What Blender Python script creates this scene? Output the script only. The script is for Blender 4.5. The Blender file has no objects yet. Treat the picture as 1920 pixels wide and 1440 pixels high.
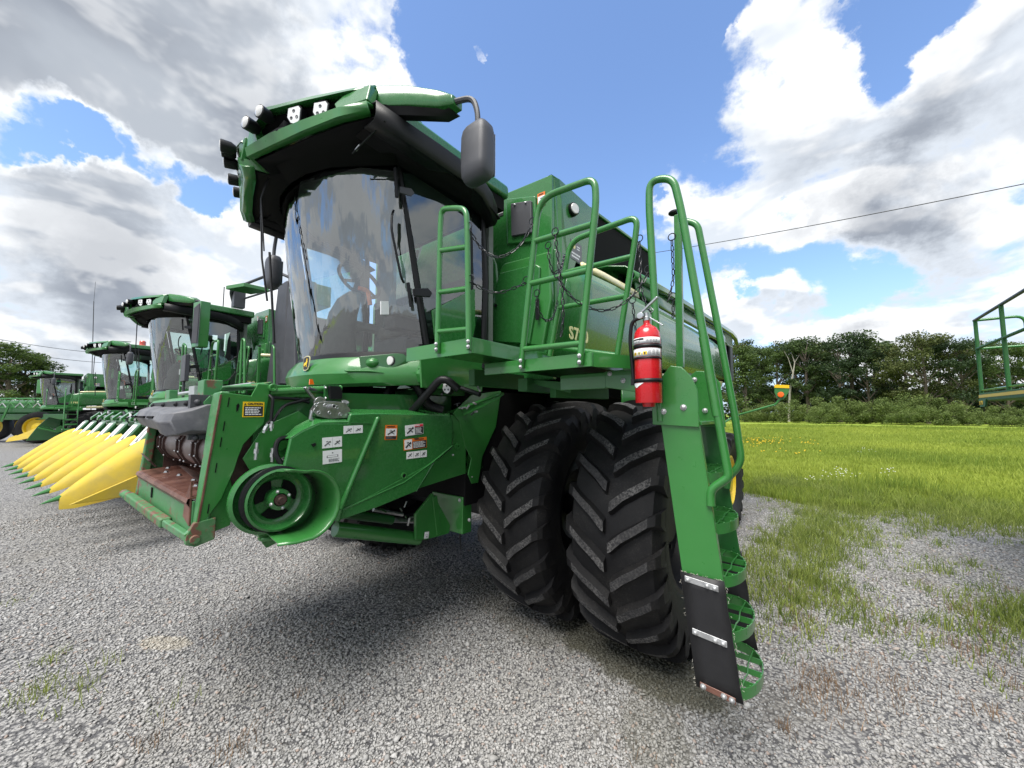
import bpy, bmesh, math, random
import numpy as np
from mathutils import Vector, Matrix
R_ = math.radians
random.seed(7)
scn = bpy.context.scene
COL = scn.collection

# ------------------------------------------------------------------ camera
FPX, PITCH, YAW = 723.0, R_(4.35), R_(38.7)
CAM = Vector((3.31, -3.3, 1.8))
cd = bpy.data.cameras.new('camera'); cam = bpy.data.objects.new('camera', cd); COL.objects.link(cam)
cd.sensor_fit = 'HORIZONTAL'; cd.sensor_width = 36.0; cd.lens = FPX / 1920 * 36.0
cd.clip_start = 0.05; cd.clip_end = 3000
cam.location = CAM; cam.rotation_euler = (math.pi / 2 + PITCH, 0, YAW)
scn.camera = cam
_F0 = Vector((-math.sin(YAW), math.cos(YAW), 0)); _R = Vector((math.cos(YAW), math.sin(YAW), 0))
_F = _F0 * math.cos(PITCH) + Vector((0, 0, math.sin(PITCH))); _U = _R.cross(_F)
def ray(px, py): return _F + _R * ((px - 960) / FPX) + _U * ((720 - py) / FPX)
def P(px, py, ax, v):                       # survey a point of the place on a real plane of it
    d = ray(px, py); i = 'XYZ'.index(ax); return CAM + d * ((v - CAM[i]) / d[i])
def D(px, py, dist):                        # a point at a ground distance
    d = ray(px, py); return CAM + d * (dist / math.hypot(d.x, d.y))

# ------------------------------------------------------------------ light
SUN_EL, SUN_AZ = 62.0, (0.10, -0.995)
sd = Vector((SUN_AZ[0], SUN_AZ[1], 0)).normalized() * math.cos(R_(SUN_EL)) + Vector((0, 0, math.sin(R_(SUN_EL))))
sl = bpy.data.lights.new('sun', 'SUN'); sun = bpy.data.objects.new('sun', sl); COL.objects.link(sun)
sl.energy = 2.5; sl.angle = R_(38); sl.color = (1.0, 0.96, 0.9)
sun.rotation_euler = sd.to_track_quat('Z', 'Y').to_euler()
scn.view_settings.view_transform = 'Standard'; scn.view_settings.look = 'None'
scn.view_settings.exposure = 1.24; scn.view_settings.gamma = 1.0
scn.cycles.max_bounces = 8; scn.cycles.transparent_max_bounces = 16
scn.cycles.sample_clamp_indirect = 4.0

class NT:                                   # small node helper
    def __init__(s, tree): s.t = tree; s.n = tree.nodes; s.l = tree.links
    def new(s, typ, **kw):
        n = s.n.new(typ)
        for k, v in kw.items(): setattr(n, k, v)
        return n
    def put(s, inp, v):
        if v is None: return
        if hasattr(v, 'is_output') or isinstance(v, bpy.types.NodeSocket): s.l.new(v, inp)
        else: inp.default_value = v
    def math(s, op, a, b=None, clamp=False):
        n = s.new('ShaderNodeMath', operation=op, use_clamp=clamp); s.put(n.inputs[0], a); s.put(n.inputs[1], b); return n.outputs[0]
    def mix(s, f, a, b):
        n = s.new('ShaderNodeMix', data_type='RGBA'); s.put(n.inputs[0], f)
        for i, v in ((6, a), (7, b)):
            if isinstance(v, (tuple, list)) and len(v) == 3: v = (*v, 1)
            s.put(n.inputs[i], v)
        return n.outputs[2]
    def ramp(s, f, lo, hi, a=0.0, b=1.0, smooth=True):
        n = s.new('ShaderNodeMapRange', interpolation_type='SMOOTHSTEP' if smooth else 'LINEAR'); s.put(n.inputs[0], f)
        n.inputs[1].default_value = lo; n.inputs[2].default_value = hi; n.inputs[3].default_value = a; n.inputs[4].default_value = b
        return n.outputs[0]
    def noise(s, vec, scale, detail=4, rough=0.55, dist=0.0):
        n = s.new('ShaderNodeTexNoise'); s.put(n.inputs['Vector'], vec); n.inputs['Scale'].default_value = scale
        n.inputs['Detail'].default_value = detail; n.inputs['Roughness'].default_value = rough; n.inputs['Distortion'].default_value = dist
        return n.outputs['Fac']

# ------------------------------------------------------------------ sky
w = bpy.data.worlds.new('World'); scn.world = w; w.use_nodes = True
N = NT(w.node_tree); N.n.clear()
tc = N.new('ShaderNodeTexCoord'); dirv = tc.outputs['Generated']
sky = N.new('ShaderNodeTexSky', sky_type='NISHITA'); sky.sun_disc = False
sky.sun_elevation = R_(SUN_EL); sky.sun_rotation = math.atan2(SUN_AZ[0], SUN_AZ[1])
sky.air_density = 1.0; sky.dust_density = 0.6; sky.ozone_density = 2.0
_wn = N.new('ShaderNodeTexNoise'); N.put(_wn.inputs['Vector'], dirv); _wn.inputs['Scale'].default_value = 4.5; _wn.inputs['Detail'].default_value = 7; _wn.inputs['Roughness'].default_value = 0.6
_ws = N.new('ShaderNodeVectorMath', operation='MULTIPLY_ADD'); N.put(_ws.inputs[0], _wn.outputs['Color']); _ws.inputs[1].default_value = (0.34,)*3; _ws.inputs[2].default_value = (-0.17,)*3
_wa = N.new('ShaderNodeVectorMath', operation='ADD'); N.put(_wa.inputs[0], dirv); N.put(_wa.inputs[1], _ws.outputs[0])
_wm = N.new('ShaderNodeVectorMath', operation='NORMALIZE'); N.put(_wm.inputs[0], _wa.outputs[0]); warped = _wm.outputs[0]
def skydir(px, py): return ray(px, py).normalized()
def blobs(lst):
    acc = None
    for px, py, r, wgt in lst:
        c = skydir(px, py); a = r / 950.0
        d = N.new('ShaderNodeVectorMath', operation='DOT_PRODUCT'); N.put(d.inputs[0], warped); d.inputs[1].default_value = c
        m = N.ramp(d.outputs['Value'], math.cos(a * 1.6), math.cos(a * 0.15), 0.0, wgt)
        acc = m if acc is None else N.math('ADD', acc, m)
    return acc
# flatten the clouds towards the horizon
sepd = N.new('ShaderNodeSeparateXYZ'); N.put(sepd.inputs[0], dirv)
dz_ = N.math('ADD', N.math('MAXIMUM', sepd.outputs[2], 0.0), 0.42)
def cloudvec(off):
    c_ = N.new('ShaderNodeCombineXYZ'); zz = N.math('ADD', dz_, off)
    N.put(c_.inputs[0], N.math('DIVIDE', sepd.outputs[0], zz)); N.put(c_.inputs[1], N.math('DIVIDE', sepd.outputs[1], zz)); N.put(c_.inputs[2], N.math('MULTIPLY', sepd.outputs[2], 1.5)); return c_.outputs[0]
cv = cloudvec(0.0); cv2 = cloudvec(0.045)
mass = blobs([(60, 90, 170, .7), (200, 60, 190, .8), (330, 130, 190, .8), (470, 110, 170, .8), (590, 70, 130, .8), (640, 150, 60, .6), (450, 250, 90, .5), (330, 240, 110, .5), (690, 120, 40, .5), (640, 20, 60, .5), (300, -150, 260, .8), (480,-60,160,.7), (560,220,60,.4),
              (20, 330, 90, .75), (100, 390, 110, .8), (200, 400, 90, .6), (250, 350, 55, .6), (300, 390, 80, .7), (370, 430, 80, .7), (430, 450, 60, .6), (60, 520, 150, .7), (240, 520, 130, .7), (390, 540, 90, .6), (120, 640, 150, .5), (330, 610, 120, .5), (20,640,120,.4), (470,520,60,.5),
              (1500, 90, 75, .8), (1570, 60, 60, .6), (1430, 150, 55, .7), (1430, 220, 60, .7), (1530, 180, 100, .8), (1600, 240, 90, .7), (1480, 290, 110, .8), (1370, 330, 85, .8), (1310, 360, 50, .6), (1600, 350, 120, .8), (1760, 160, 90, .8), (1700, 240, 90, .8), (1860, 140, 110, .8), (1820, 270, 130, .8), (1740, 380, 130, .7),
              (1890, 400, 130, .8), (1420, 430, 70, .6), (1530, 450, 90, .6), (1650, 500, 100, .7), (1790, 520, 120, .7), (1890, 560, 110, .7), (1580, 580, 90, .7), (1680, 610, 90, .6), (1880, 25, 50, .5), (1430, 620, 45, .8), (1500, 560, 50, .5), (1340, 460, 50, .5), (2080, 300, 200, .8), (1800,640,90,.5), (1340,600,60,.5), (1270,430,50,.35),
              (880, 104, 15, .5), (874, 92, 10, .3), (1570, 640, 70, .5), (1740, 600, 80, .5), (1420, 560, 60, .4), (1100, 30, 60, .22), (1230, 210, 45, .25), (1215, 300, 30, .3), (-200, 500, 260, .6)])
mass = N.math('MINIMUM', mass, 0.66); mass = N.math('ADD', mass, blobs([(230, 110, 190, .4), (420, 120, 150, .4), (330, 220, 100, .3), (60, 60, 120, .3), (60, 480, 100, .25), (230, 460, 110, .25), (1500, 160, 90, .25), (1850, 230, 100, .2), (1700, 40, 60, -.55), (1660, 150, 35, -.45), (1640, 20, 50, -.4), (1570, 490, 60, -.6), (1470, 385, 30, -.5), (1430, 520, 45, -.5), (1500, 690, 40, -.3), (50, 215, 50, -.8), (150, 260, 45, -.7), (270, 310, 35, -.6), (370, 365, 40, -.7), (440, 380, 40, -.5), (1300, 200, 110, -.5), (1100, 200, 200, -.4)]))
n1 = N.noise(cv, 2.6, 14, 0.60, 0.25); n1l = N.noise(cv, 2.6, 5, 0.5, 0.25); n1u = N.noise(cv2, 2.6, 5, 0.5, 0.25); n2 = N.noise(dirv, 14.0, 10, 0.62)
den = N.math('ADD', mass, N.math('MULTIPLY', N.math('SUBTRACT', n1, 0.5), 2.3))
den = N.math('ADD', den, N.math('MULTIPLY', N.math('SUBTRACT', n2, 0.5), 0.8))
fd = N.new('ShaderNodeVectorMath', operation='DOT_PRODUCT'); N.put(fd.inputs[0], dirv); fd.inputs[1].default_value = _F0
out = N.ramp(fd.outputs['Value'], 0.42, 0.0, 0.0, 0.72)
den = N.math('ADD', den, out)
cmask = N.ramp(den, 0.27, 0.66)
core = N.ramp(den, 0.52, 1.15)
gray = blobs([(200, 150, 210, 1.3), (400, 150, 170, 1.3), (320, 240, 110, .8), (90, 60, 130, .4), (300, 250, 100, .6), (240, 490, 70, .25), (60, 640, 140, .2), (30, 500, 60, .3), (1690, 310, 110, .45), (1850, 290, 110, .4), (1600, 330, 90, .25), (1830, 480, 120, .5), (1680, 500, 90, .3), (1500, 540, 100, .5), (1440, 300, 60, .3), (1900, 620, 130, .6), (100, 700, 160, .6)])
gray = N.math('MINIMUM', N.math('ADD', gray, N.math('MULTIPLY', out, 0.25)), 1.0)
lit = N.ramp(N.math('SUBTRACT', n1l, n1u), -0.045, 0.035)
gn = N.noise(cv, 3.0, 6, 0.5)
gf = N.math('MULTIPLY', N.math('ADD', gray, N.math('MULTIPLY', N.math('SUBTRACT', gn, 0.52), 0.8)), core, True)
gf = N.math('MULTIPLY', gf, N.math('SUBTRACT', 1.15, N.math('MULTIPLY', lit, 0.45)), True)
gf = N.math('MULTIPLY', gf, 0.78)
ccol = N.mix(lit, (0.38, 0.41, 0.45), (0.53, 0.54, 0.55))
ccol = N.mix(gf, ccol, N.mix(N.ramp(n1l, 0.36, 0.62), (0.21, 0.23, 0.26), (0.10, 0.115, 0.145)))
skn = N.new('ShaderNodeVectorMath', operation='MULTIPLY'); N.put(skn.inputs[0], sky.outputs[0]); skn.inputs[1].default_value = (0.112, 0.120, 0.132)
hz = N.mix(N.ramp(sepd.outputs[2], 0.30, 0.0, 0, 0.8), skn.outputs[0], (0.28, 0.36, 0.48))
col = N.mix(cmask, hz, ccol)
bg = N.new('ShaderNodeBackground'); N.put(bg.inputs[0], col); bg.inputs[1].default_value = 0.92
wo = N.new('ShaderNodeOutputWorld'); N.l.new(bg.outputs[0], wo.inputs[0])

# ------------------------------------------------------------------ materials
def mat(name, base, rough=0.5, metal=0.0, coat=0.0, vary=0.0, vscale=6.0, bump=0.0, bscale=40.0, spec=0.5, col2=None, emit=None):
    m = bpy.data.materials.new(name); m.use_nodes = True; n = NT(m.node_tree); b = n.n['Principled BSDF']
    b.inputs['Roughness'].default_value = rough; b.inputs['Metallic'].default_value = metal
    b.inputs['Coat Weight'].default_value = coat; b.inputs['Coat Roughness'].default_value = 0.06
    b.inputs['Specular IOR Level'].default_value = spec
    tcx = n.new('ShaderNodeTexCoord')
    if vary or col2:
        c2 = col2 or tuple(min(1, c * (1 - vary)) for c in base)
        f = n.ramp(n.noise(tcx.outputs['Object'], vscale, 8, 0.65), 0.35, 0.68)
        n.put(b.inputs['Base Color'], n.mix(f, base, c2))
    else: b.inputs['Base Color'].default_value = (*base, 1)
    if bump:
        bn = n.new('ShaderNodeBump'); bn.inputs['Strength'].default_value = bump; bn.inputs['Distance'].default_value = 0.01
        n.put(bn.inputs['Height'], n.noise(tcx.outputs['Object'], bscale, 5, 0.6)); n.l.new(bn.outputs[0], b.inputs['Normal'])
    if emit: b.inputs['Emission Color'].default_value = (*emit, 1); b.inputs['Emission Strength'].default_value = 1
    return m
def paint(name, base, dust=(0.30, 0.32, 0.26), amt=0.20, rough=0.3, coat=0.5, rust=None):
    m = bpy.data.materials.new(name); m.use_nodes = True; n = NT(m.node_tree); b = n.n['Principled BSDF']
    tcx = n.new('ShaderNodeTexCoord'); o = tcx.outputs['Object']
    big = n.noise(o, 2.3, 6, 0.6); fine = n.noise(o, 22, 9, 0.7)
    c = n.mix(n.ramp(big, .3, .7), base, tuple(x * 0.86 for x in base))
    c = n.mix(n.math('MULTIPLY', n.math('MULTIPLY', n.ramp(big, .42, .75), n.ramp(fine, .35, .75)), amt), c, dust)
    if rust:
        rn = n.noise(o, 9, 10, 0.72); rf = n.ramp(rn, rust[0], rust[0] + 0.06)
        c = n.mix(rf, c, n.mix(fine, (0.10, 0.045, 0.03), (0.22, 0.10, 0.07)))
    n.put(b.inputs['Base Color'], c)
    n.put(b.inputs['Roughness'], n.ramp(fine, .2, .8, rough - 0.05, rough + 0.1))
    b.inputs['Coat Weight'].default_value = coat; b.inputs['Coat Roughness'].default_value = 0.05
    bn = n.new('ShaderNodeBump'); bn.inputs['Strength'].default_value = 0.12; bn.inputs['Distance'].default_value = 0.006
    n.put(bn.inputs['Height'], n.noise(o, 5, 2, 0.45)); n.l.new(bn.outputs[0], b.inputs['Normal']); n.l.new(bn.outputs[0], b.inputs['Coat Normal'])
    return m
M = {}
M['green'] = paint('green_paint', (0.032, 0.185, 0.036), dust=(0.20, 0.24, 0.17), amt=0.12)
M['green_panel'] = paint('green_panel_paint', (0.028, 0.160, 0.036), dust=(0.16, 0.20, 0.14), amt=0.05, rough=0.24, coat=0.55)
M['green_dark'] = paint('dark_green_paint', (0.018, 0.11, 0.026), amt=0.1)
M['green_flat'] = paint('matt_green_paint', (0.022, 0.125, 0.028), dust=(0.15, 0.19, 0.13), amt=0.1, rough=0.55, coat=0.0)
M['green_worn'] = paint('worn_green_paint', (0.05, 0.20, 0.07), dust=(0.4, 0.42, 0.36), amt=0.45, rough=0.45, coat=0.1, rust=(0.565,))
M['green_rust'] = paint('rusted_green_paint', (0.05, 0.18, 0.06), dust=(0.4, 0.35, 0.3), amt=0.5, rough=0.55, coat=0.0, rust=(0.50,))
M['yellow'] = paint('yellow_paint', (0.78, 0.56, 0.02), dust=(0.5, 0.42, 0.2), amt=0.2, rough=0.35, coat=0.2)
M['yellow_plastic'] = mat('yellow_plastic', (0.56, 0.41, 0.045), 0.6, spec=0.25, col2=(0.46,0.35,0.07), vscale=4, bump=0.08)
M['cream'] = paint('cream_paint', (0.72, 0.66, 0.36), amt=0.1)
M['black'] = mat('black_plastic', (0.009, 0.0095, 0.011), 0.42, vary=0.3, vscale=8, spec=0.3)
M['black_matt'] = mat('matt_black', (0.006, 0.006, 0.0065), 0.8, spec=0.15)
M['dark_grey'] = mat('dark_grey_plastic', (0.055, 0.057, 0.066), 0.5, vary=0.2, bump=0.15, bscale=300)
M['grey_cover'] = mat('weathered_grey_plastic', (0.085, 0.088, 0.10), 0.55, col2=(0.16, 0.16, 0.17), vscale=5, bump=0.2, bscale=30)
M['interior'] = mat('grey_trim', (0.20, 0.215, 0.205), 0.65, vary=0.2)
M['headliner'] = mat('pale_headliner', (0.20, 0.22, 0.20), 0.85)
M['steel'] = mat('bright_steel', (0.62, 0.63, 0.64), 0.28, metal=0.9, vary=0.3, vscale=30, bump=0.1)
M['zinc'] = mat('zinc_plate', (0.55, 0.56, 0.57), 0.45, metal=0.7, vary=0.25, vscale=20)
M['drum'] = mat('worn_drum_steel', (0.16, 0.115, 0.105), 0.40, metal=0.5, col2=(0.27, 0.21, 0.195), vscale=4, bump=0.1)
M['rust'] = mat('rusty_floor_plate', (0.105, 0.040, 0.028), 0.42, metal=0.2, col2=(0.20, 0.10, 0.075), vscale=7, bump=0.25, bscale=25)
M['brown_iron'] = mat('brown_iron', (0.065, 0.04, 0.035), 0.5, metal=0.4, col2=(0.12, 0.07, 0.06), vscale=12)
M['red'] = paint('red_enamel', (0.60, 0.012, 0.02), dust=(.5, .2, .2), amt=0.04, rough=0.25, coat=0.6)
M['white'] = mat('white_label', (0.78, 0.79, 0.80), 0.4)
M['label_grey'] = mat('label_print', (0.16, 0.16, 0.17), 0.5)
M['label_black'] = mat('label_black', (0.02, 0.02, 0.022), 0.5)
M['orange'] = mat('orange_label', (0.75, 0.17, 0.015), 0.4)
M['label_yellow'] = mat('yellow_label', (0.80, 0.52, 0.01), 0.4)
M['label_red'] = mat('red_label', (0.65, 0.02, 0.05), 0.4)
M['text_cream'] = mat('cream_lettering', (0.75, 0.68, 0.30), 0.4)
M['reflector'] = mat('orange_reflector', (0.85, 0.14, 0.01), 0.25, coat=0.5)
M['chain'] = mat('black_chain', (0.022, 0.022, 0.026), 0.35, metal=0.3)
M['rubber_flap'] = mat('black_belting', (0.012, 0.012, 0.014), 0.55, vary=0.3, bump=0.1)
M['fray'] = mat('frayed_thread', (0.6, 0.57, 0.5), 0.9)
M['lamp_glass'] = mat('lamp_lens', (0.62, 0.62, 0.60), 0.12, coat=1.0)
M['bark'] = mat('bark', (0.11, 0.09, 0.07), 0.9, vary=0.4, vscale=3, bump=0.5, bscale=8)
M['cable'] = mat('power_cable', (0.03, 0.03, 0.035), 0.7)
M['seat'] = mat('seat_cloth', (0.13, 0.13, 0.115), 0.9, vary=0.2, vscale=30)

def rubber():
    m = bpy.data.materials.new('tyre_rubber'); m.use_nodes = True; n = NT(m.node_tree); b = n.n['Principled BSDF']
    o = n.new('ShaderNodeTexCoord').outputs['Object']
    f = n.ramp(n.noise(o, 3.0, 8, 0.65), .4, .75); g = n.ramp(n.noise(o, 90, 4, 0.7), .5, .7)
    c = n.mix(n.math('MULTIPLY', f, 0.5), (0.008, 0.008, 0.009), (0.028, 0.027, 0.026))
    c = n.mix(n.math('MULTIPLY', g, n.math('MULTIPLY', f, .35)), c, (0.12, 0.11, 0.10))
    n.put(b.inputs['Base Color'], c); b.inputs['Roughness'].default_value = 0.60; b.inputs['Specular IOR Level'].default_value = 0.25
    bn = n.new('ShaderNodeBump'); bn.inputs['Strength'].default_value = 0.3; bn.inputs['Distance'].default_value = 0.005
    n.put(bn.inputs['Height'], n.noise(o, 45, 5, .6)); n.l.new(bn.outputs[0], b.inputs['Normal'])
    return m
def lugtop():
    m = bpy.data.materials.new('worn_lug_rubber'); m.use_nodes = True; n = NT(m.node_tree); b = n.n['Principled BSDF']
    o = n.new('ShaderNodeTexCoord').outputs['Object']
    v = n.new('ShaderNodeTexVoronoi'); n.put(v.inputs['Vector'], o); v.inputs['Scale'].default_value = 75
    big = n.ramp(n.noise(o, 2.2, 3, .5), .38, .62)
    f = n.math('MULTIPLY', n.ramp(n.noise(o, 70, 6, .75), .42, .6), n.math('ADD', n.math('MULTIPLY', big, .75), .25))
    c = n.mix(f, (0.018, 0.018, 0.020), (0.15, 0.146, 0.142))
    sp = n.math('MULTIPLY', n.ramp(v.outputs['Distance'], .12, .06), big)
    n.put(b.inputs['Base Color'], n.mix(sp, c, (0.36, 0.35, 0.34))); b.inputs['Roughness'].default_value = 0.85
    bn = n.new('ShaderNodeBump'); bn.inputs['Strength'].default_value = 0.5; bn.inputs['Distance'].default_value = 0.004
    n.put(bn.inputs['Height'], n.noise(o, 120, 4, .7)); n.l.new(bn.outputs[0], b.inputs['Normal'])
    return m
M['rubber'] = rubber(); M['lug'] = lugtop()

def glass(name, tint, base_refl=0.10, streak=0.0):
    m = bpy.data.materials.new(name); m.use_nodes = True; n = NT(m.node_tree); n.n.clear()
    tr = n.new('ShaderNodeBsdfTransparent'); tr.inputs[0].default_value = (*tint, 1)
    gl = n.new('ShaderNodeBsdfGlossy'); gl.inputs[0].default_value = (0.95, 0.98, 1, 1); gl.inputs[1].default_value = 0.015
    fr = n.new('ShaderNodeFresnel'); fr.inputs[0].default_value = 1.55
    f = n.math('ADD', n.math('MULTIPLY', fr.outputs[0], 1.0), base_refl, True)
    mx = n.new('ShaderNodeMixShader'); n.put(mx.inputs[0], f); n.l.new(tr.outputs[0], mx.inputs[1]); n.l.new(gl.outputs[0], mx.inputs[2])
    if streak:
        o = n.new('ShaderNodeTexCoord').outputs['Object']
        mpn = n.new('ShaderNodeMapping'); n.put(mpn.inputs[0], o); mpn.inputs['Scale'].default_value = (1, 1, 0.18)
        bn = n.new('ShaderNodeBump'); bn.inputs['Strength'].default_value = streak; bn.inputs['Distance'].default_value = 0.02
        n.put(bn.inputs['Height'], n.noise(mpn.outputs[0], 7, 3, .5)); n.l.new(bn.outputs[0], gl.inputs['Normal'])
    oo = n.new('ShaderNodeOutputMaterial'); n.l.new(mx.outputs[0], oo.inputs[0]); return m
M['windshield'] = glass('windscreen_glass', (0.94, 0.99, 0.96), 0.17, 0.24)
M['door_glass'] = glass('door_glass', (0.66, 0.84, 0.79), 0.09)

def foliage(name, a, bcol, trans=0.25):
    m = bpy.data.materials.new(name); m.use_nodes = True; n = NT(m.node_tree); b = n.n['Principled BSDF']
    at_ = n.new('ShaderNodeAttribute', attribute_name='rnd')
    n.put(b.inputs['Base Color'], n.mix(at_.outputs['Fac'], a, bcol)); b.inputs['Roughness'].default_value = 0.6
    b.inputs['Specular IOR Level'].default_value = 0.25
    tl = n.new('ShaderNodeBsdfTranslucent'); n.put(tl.inputs[0], n.mix(at_.outputs['Fac'], a, bcol))
    mx = n.new('ShaderNodeMixShader'); mx.inputs[0].default_value = trans
    n.l.new(b.outputs[0], mx.inputs[1]); n.l.new(tl.outputs[0], mx.inputs[2]); n.l.new(mx.outputs[0], n.n['Material Output'].inputs[0]); return m
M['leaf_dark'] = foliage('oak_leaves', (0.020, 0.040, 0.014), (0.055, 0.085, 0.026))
M['leaf_mid'] = foliage('tree_leaves', (0.028, 0.055, 0.018), (0.075, 0.115, 0.032))
M['leaf_bush'] = foliage('bush_leaves', (0.07, 0.115, 0.028), (0.17, 0.22, 0.06))
M['grass'] = foliage('grass_blades', (0.13, 0.21, 0.028), (0.42, 0.48, 0.08), 0.4)
M['dry_weed'] = foliage('dry_weeds', (0.16, 0.10, 0.06), (0.33, 0.22, 0.13), 0.2)
M['tuft'] = foliage('weed_blades', (0.09, 0.15, 0.028), (0.32, 0.37, 0.09), 0.35)
M['flower_yellow'] = mat('yellow_petals', (0.75, 0.5, 0.02), 0.7)
M['flower_white'] = mat('white_petals', (0.75, 0.75, 0.7), 0.7)

# ------------------------------------------------------------------ mesh helper
class MB:
    def __init__(s): s.v = []; s.f = []; s.m = []
    def add(s, vs, fs, m=0):
        o = len(s.v); s.v += [tuple(v) for v in vs]
        for f in fs: s.f.append(tuple(i + o for i in f)); s.m.append(m)
        return s
    def box(s, a, b, m=0):                                      # two opposite corners
        x0, x1 = sorted((a[0], b[0])); y0, y1 = sorted((a[1], b[1])); z0, z1 = sorted((a[2], b[2]))
        return s.add([(x0,y0,z0),(x1,y0,z0),(x1,y1,z0),(x0,y1,z0),(x0,y0,z1),(x1,y0,z1),(x1,y1,z1),(x0,y1,z1)],
                     [(0,3,2,1),(4,5,6,7),(0,1,5,4),(1,2,6,5),(2,3,7,6),(3,0,4,7)], m)
    def bar(s, p, q, wd, ht, up=(0,0,1), m=0):
        p = Vector(p); q = Vector(q); d = (q - p).normalized(); u = Vector(up); sx = d.cross(u)
        if sx.length < 1e-4: sx = d.cross(Vector((1,0,0)))
        sx.normalize(); u = sx.cross(d).normalized(); a = sx * wd / 2; b = u * ht / 2
        vs = [p-a-b, p+a-b, p+a+b, p-a+b, q-a-b, q+a-b, q+a+b, q-a+b]
        return s.add(vs, [(0,1,2,3),(7,6,5,4),(0,4,5,1),(1,5,6,2),(2,6,7,3),(3,7,4,0)], m)
    def prism(s, pts, off, m=0):                                # flat outline pushed along a vector
        off = Vector(off); n = len(pts); vs = [Vector(p) for p in pts] + [Vector(p) + off for p in pts]
        fs = [tuple(range(n))[::-1], tuple(range(n, 2*n))] + [(i, (i+1) % n, n + (i+1) % n, n + i) for i in range(n)]
        nn = Vector((0,0,0))
        for i in range(n): nn += Vector(pts[i]).cross(Vector(pts[(i+1) % n]))
        if nn.dot(off) < 0: fs = [f[::-1] for f in fs]
        return s.add(vs, fs, m)
    def tube(s, path, r, n=10, closed=False, m=0, cap=True):
        pts = [Vector(p) for p in path]; k = len(pts); rs = r if isinstance(r, (list, tuple)) else [r] * k
        tang = []
        for i in range(k):
            a = pts[(i-1) % k] if (closed or i > 0) else pts[i]; b = pts[(i+1) % k] if (closed or i < k-1) else pts[i]
            t = b - a; tang.append(t.normalized() if t.length > 1e-9 else Vector((0,0,1)))
        u = tang[0].orthogonal().normalized(); vs = []
        for i in range(k):
            t = tang[i]; u = (u - t * u.dot(t)); u = u.normalized() if u.length > 1e-6 else t.orthogonal().normalized(); v = t.cross(u)
            for j in range(n):
                a = 2 * math.pi * j / n; vs.append(pts[i] + (u * math.cos(a) + v * math.sin(a)) * rs[i])
        fs = []
        for i in range(k if closed else k - 1):
            for j in range(n):
                a = i * n + j; b = i * n + (j+1) % n; c = ((i+1) % k) * n + (j+1) % n; d = ((i+1) % k) * n + j; fs.append((a, b, c, d))
        if cap and not closed: fs += [tuple(range(n))[::-1], tuple(range((k-1)*n, k*n))]
        return s.add(vs, fs, m)
    def lathe(s, o, axis, prof, n=32, m=0, cap=False):           # prof: (radius, height along the axis)
        o = Vector(o); ax = Vector(axis).normalized(); u = ax.orthogonal().normalized(); v = ax.cross(u); vs = []; fs = []
        for r, h in prof:
            for j in range(n):
                a = 2 * math.pi * j / n; vs.append(o + ax * h + (u * math.cos(a) + v * math.sin(a)) * r)
        for i in range(len(prof) - 1):
            for j in range(n): fs.append((i*n + j, i*n + (j+1) % n, (i+1)*n + (j+1) % n, (i+1)*n + j))
        if cap: fs += [tuple(range(n))[::-1], tuple(range((len(prof)-1)*n, len(prof)*n))]
        return s.add(vs, fs, m)
    def loft(s, rings, closed=False, m=0, cap=False):            # rings of equal length; closed = ring wraps
        n = len(rings[0]); vs = [p for r in rings for p in r]; fs = []
        for i in range(len(rings) - 1):
            for j in range(n if closed else n - 1): fs.append((i*n + j, i*n + (j+1) % n, (i+1)*n + (j+1) % n, (i+1)*n + j))
        if cap: fs += [tuple(range(n))[::-1], tuple(range((len(rings)-1)*n, len(rings)*n))]
        return s.add(vs, fs, m)
    def ball(s, c, r, n=10, m=0):
        r = (r, r, r) if not hasattr(r, '__len__') else r; c = Vector(c); vs = []; rows = max(4, n // 2 + 1)
        prof = [(math.sin(math.pi * i / rows), -math.cos(math.pi * i / rows)) for i in range(rows + 1)]
        for a, h in prof:
            for j in range(n):
                t = 2 * math.pi * j / n; vs.append((c.x + r[0]*a*math.cos(t), c.y + r[1]*a*math.sin(t), c.z + r[2]*h))
        fs = [(i*n + j, i*n + (j+1) % n, (i+1)*n + (j+1) % n, (i+1)*n + j) for i in range(rows) for j in range(n)]
        return s.add(vs, fs, m)
    def build(s, name, mats, parent=None, bevel=0.0, angle=38, solid=0.0, **props):
        me = bpy.data.meshes.new(name); me.from_pydata(s.v, [], s.f); me.validate(clean_customdata=False)
        if not isinstance(mats, (list, tuple)): mats = [mats]
        for k in mats: me.materials.append(M[k] if isinstance(k, str) else k)
        if len(mats) > 1 and len(me.polygons) == len(s.m): me.polygons.foreach_set('material_index', s.m)
        bm = bmesh.new(); bm.from_mesh(me); bmesh.ops.remove_doubles(bm, verts=bm.verts, dist=1e-5)
        bmesh.ops.recalc_face_normals(bm, faces=bm.faces); bm.to_mesh(me); bm.free()
        me.polygons.foreach_set('use_smooth', [True] * len(me.polygons)); me.set_sharp_from_angle(angle=R_(angle))
        o = bpy.data.objects.new(name, me); COL.objects.link(o)
        if solid:
            sm = o.modifiers.new('thickness', 'SOLIDIFY'); sm.thickness = solid; sm.offset = 0
        if bevel:
            bv = o.modifiers.new('bevel', 'BEVEL'); bv.width = bevel; bv.segments = 2; bv.limit_method = 'ANGLE'; bv.angle_limit = R_(40); bv.harden_normals = True
        if parent is not None: o.parent = parent
        for k, v in props.items(): o[k] = v
        return o

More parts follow.
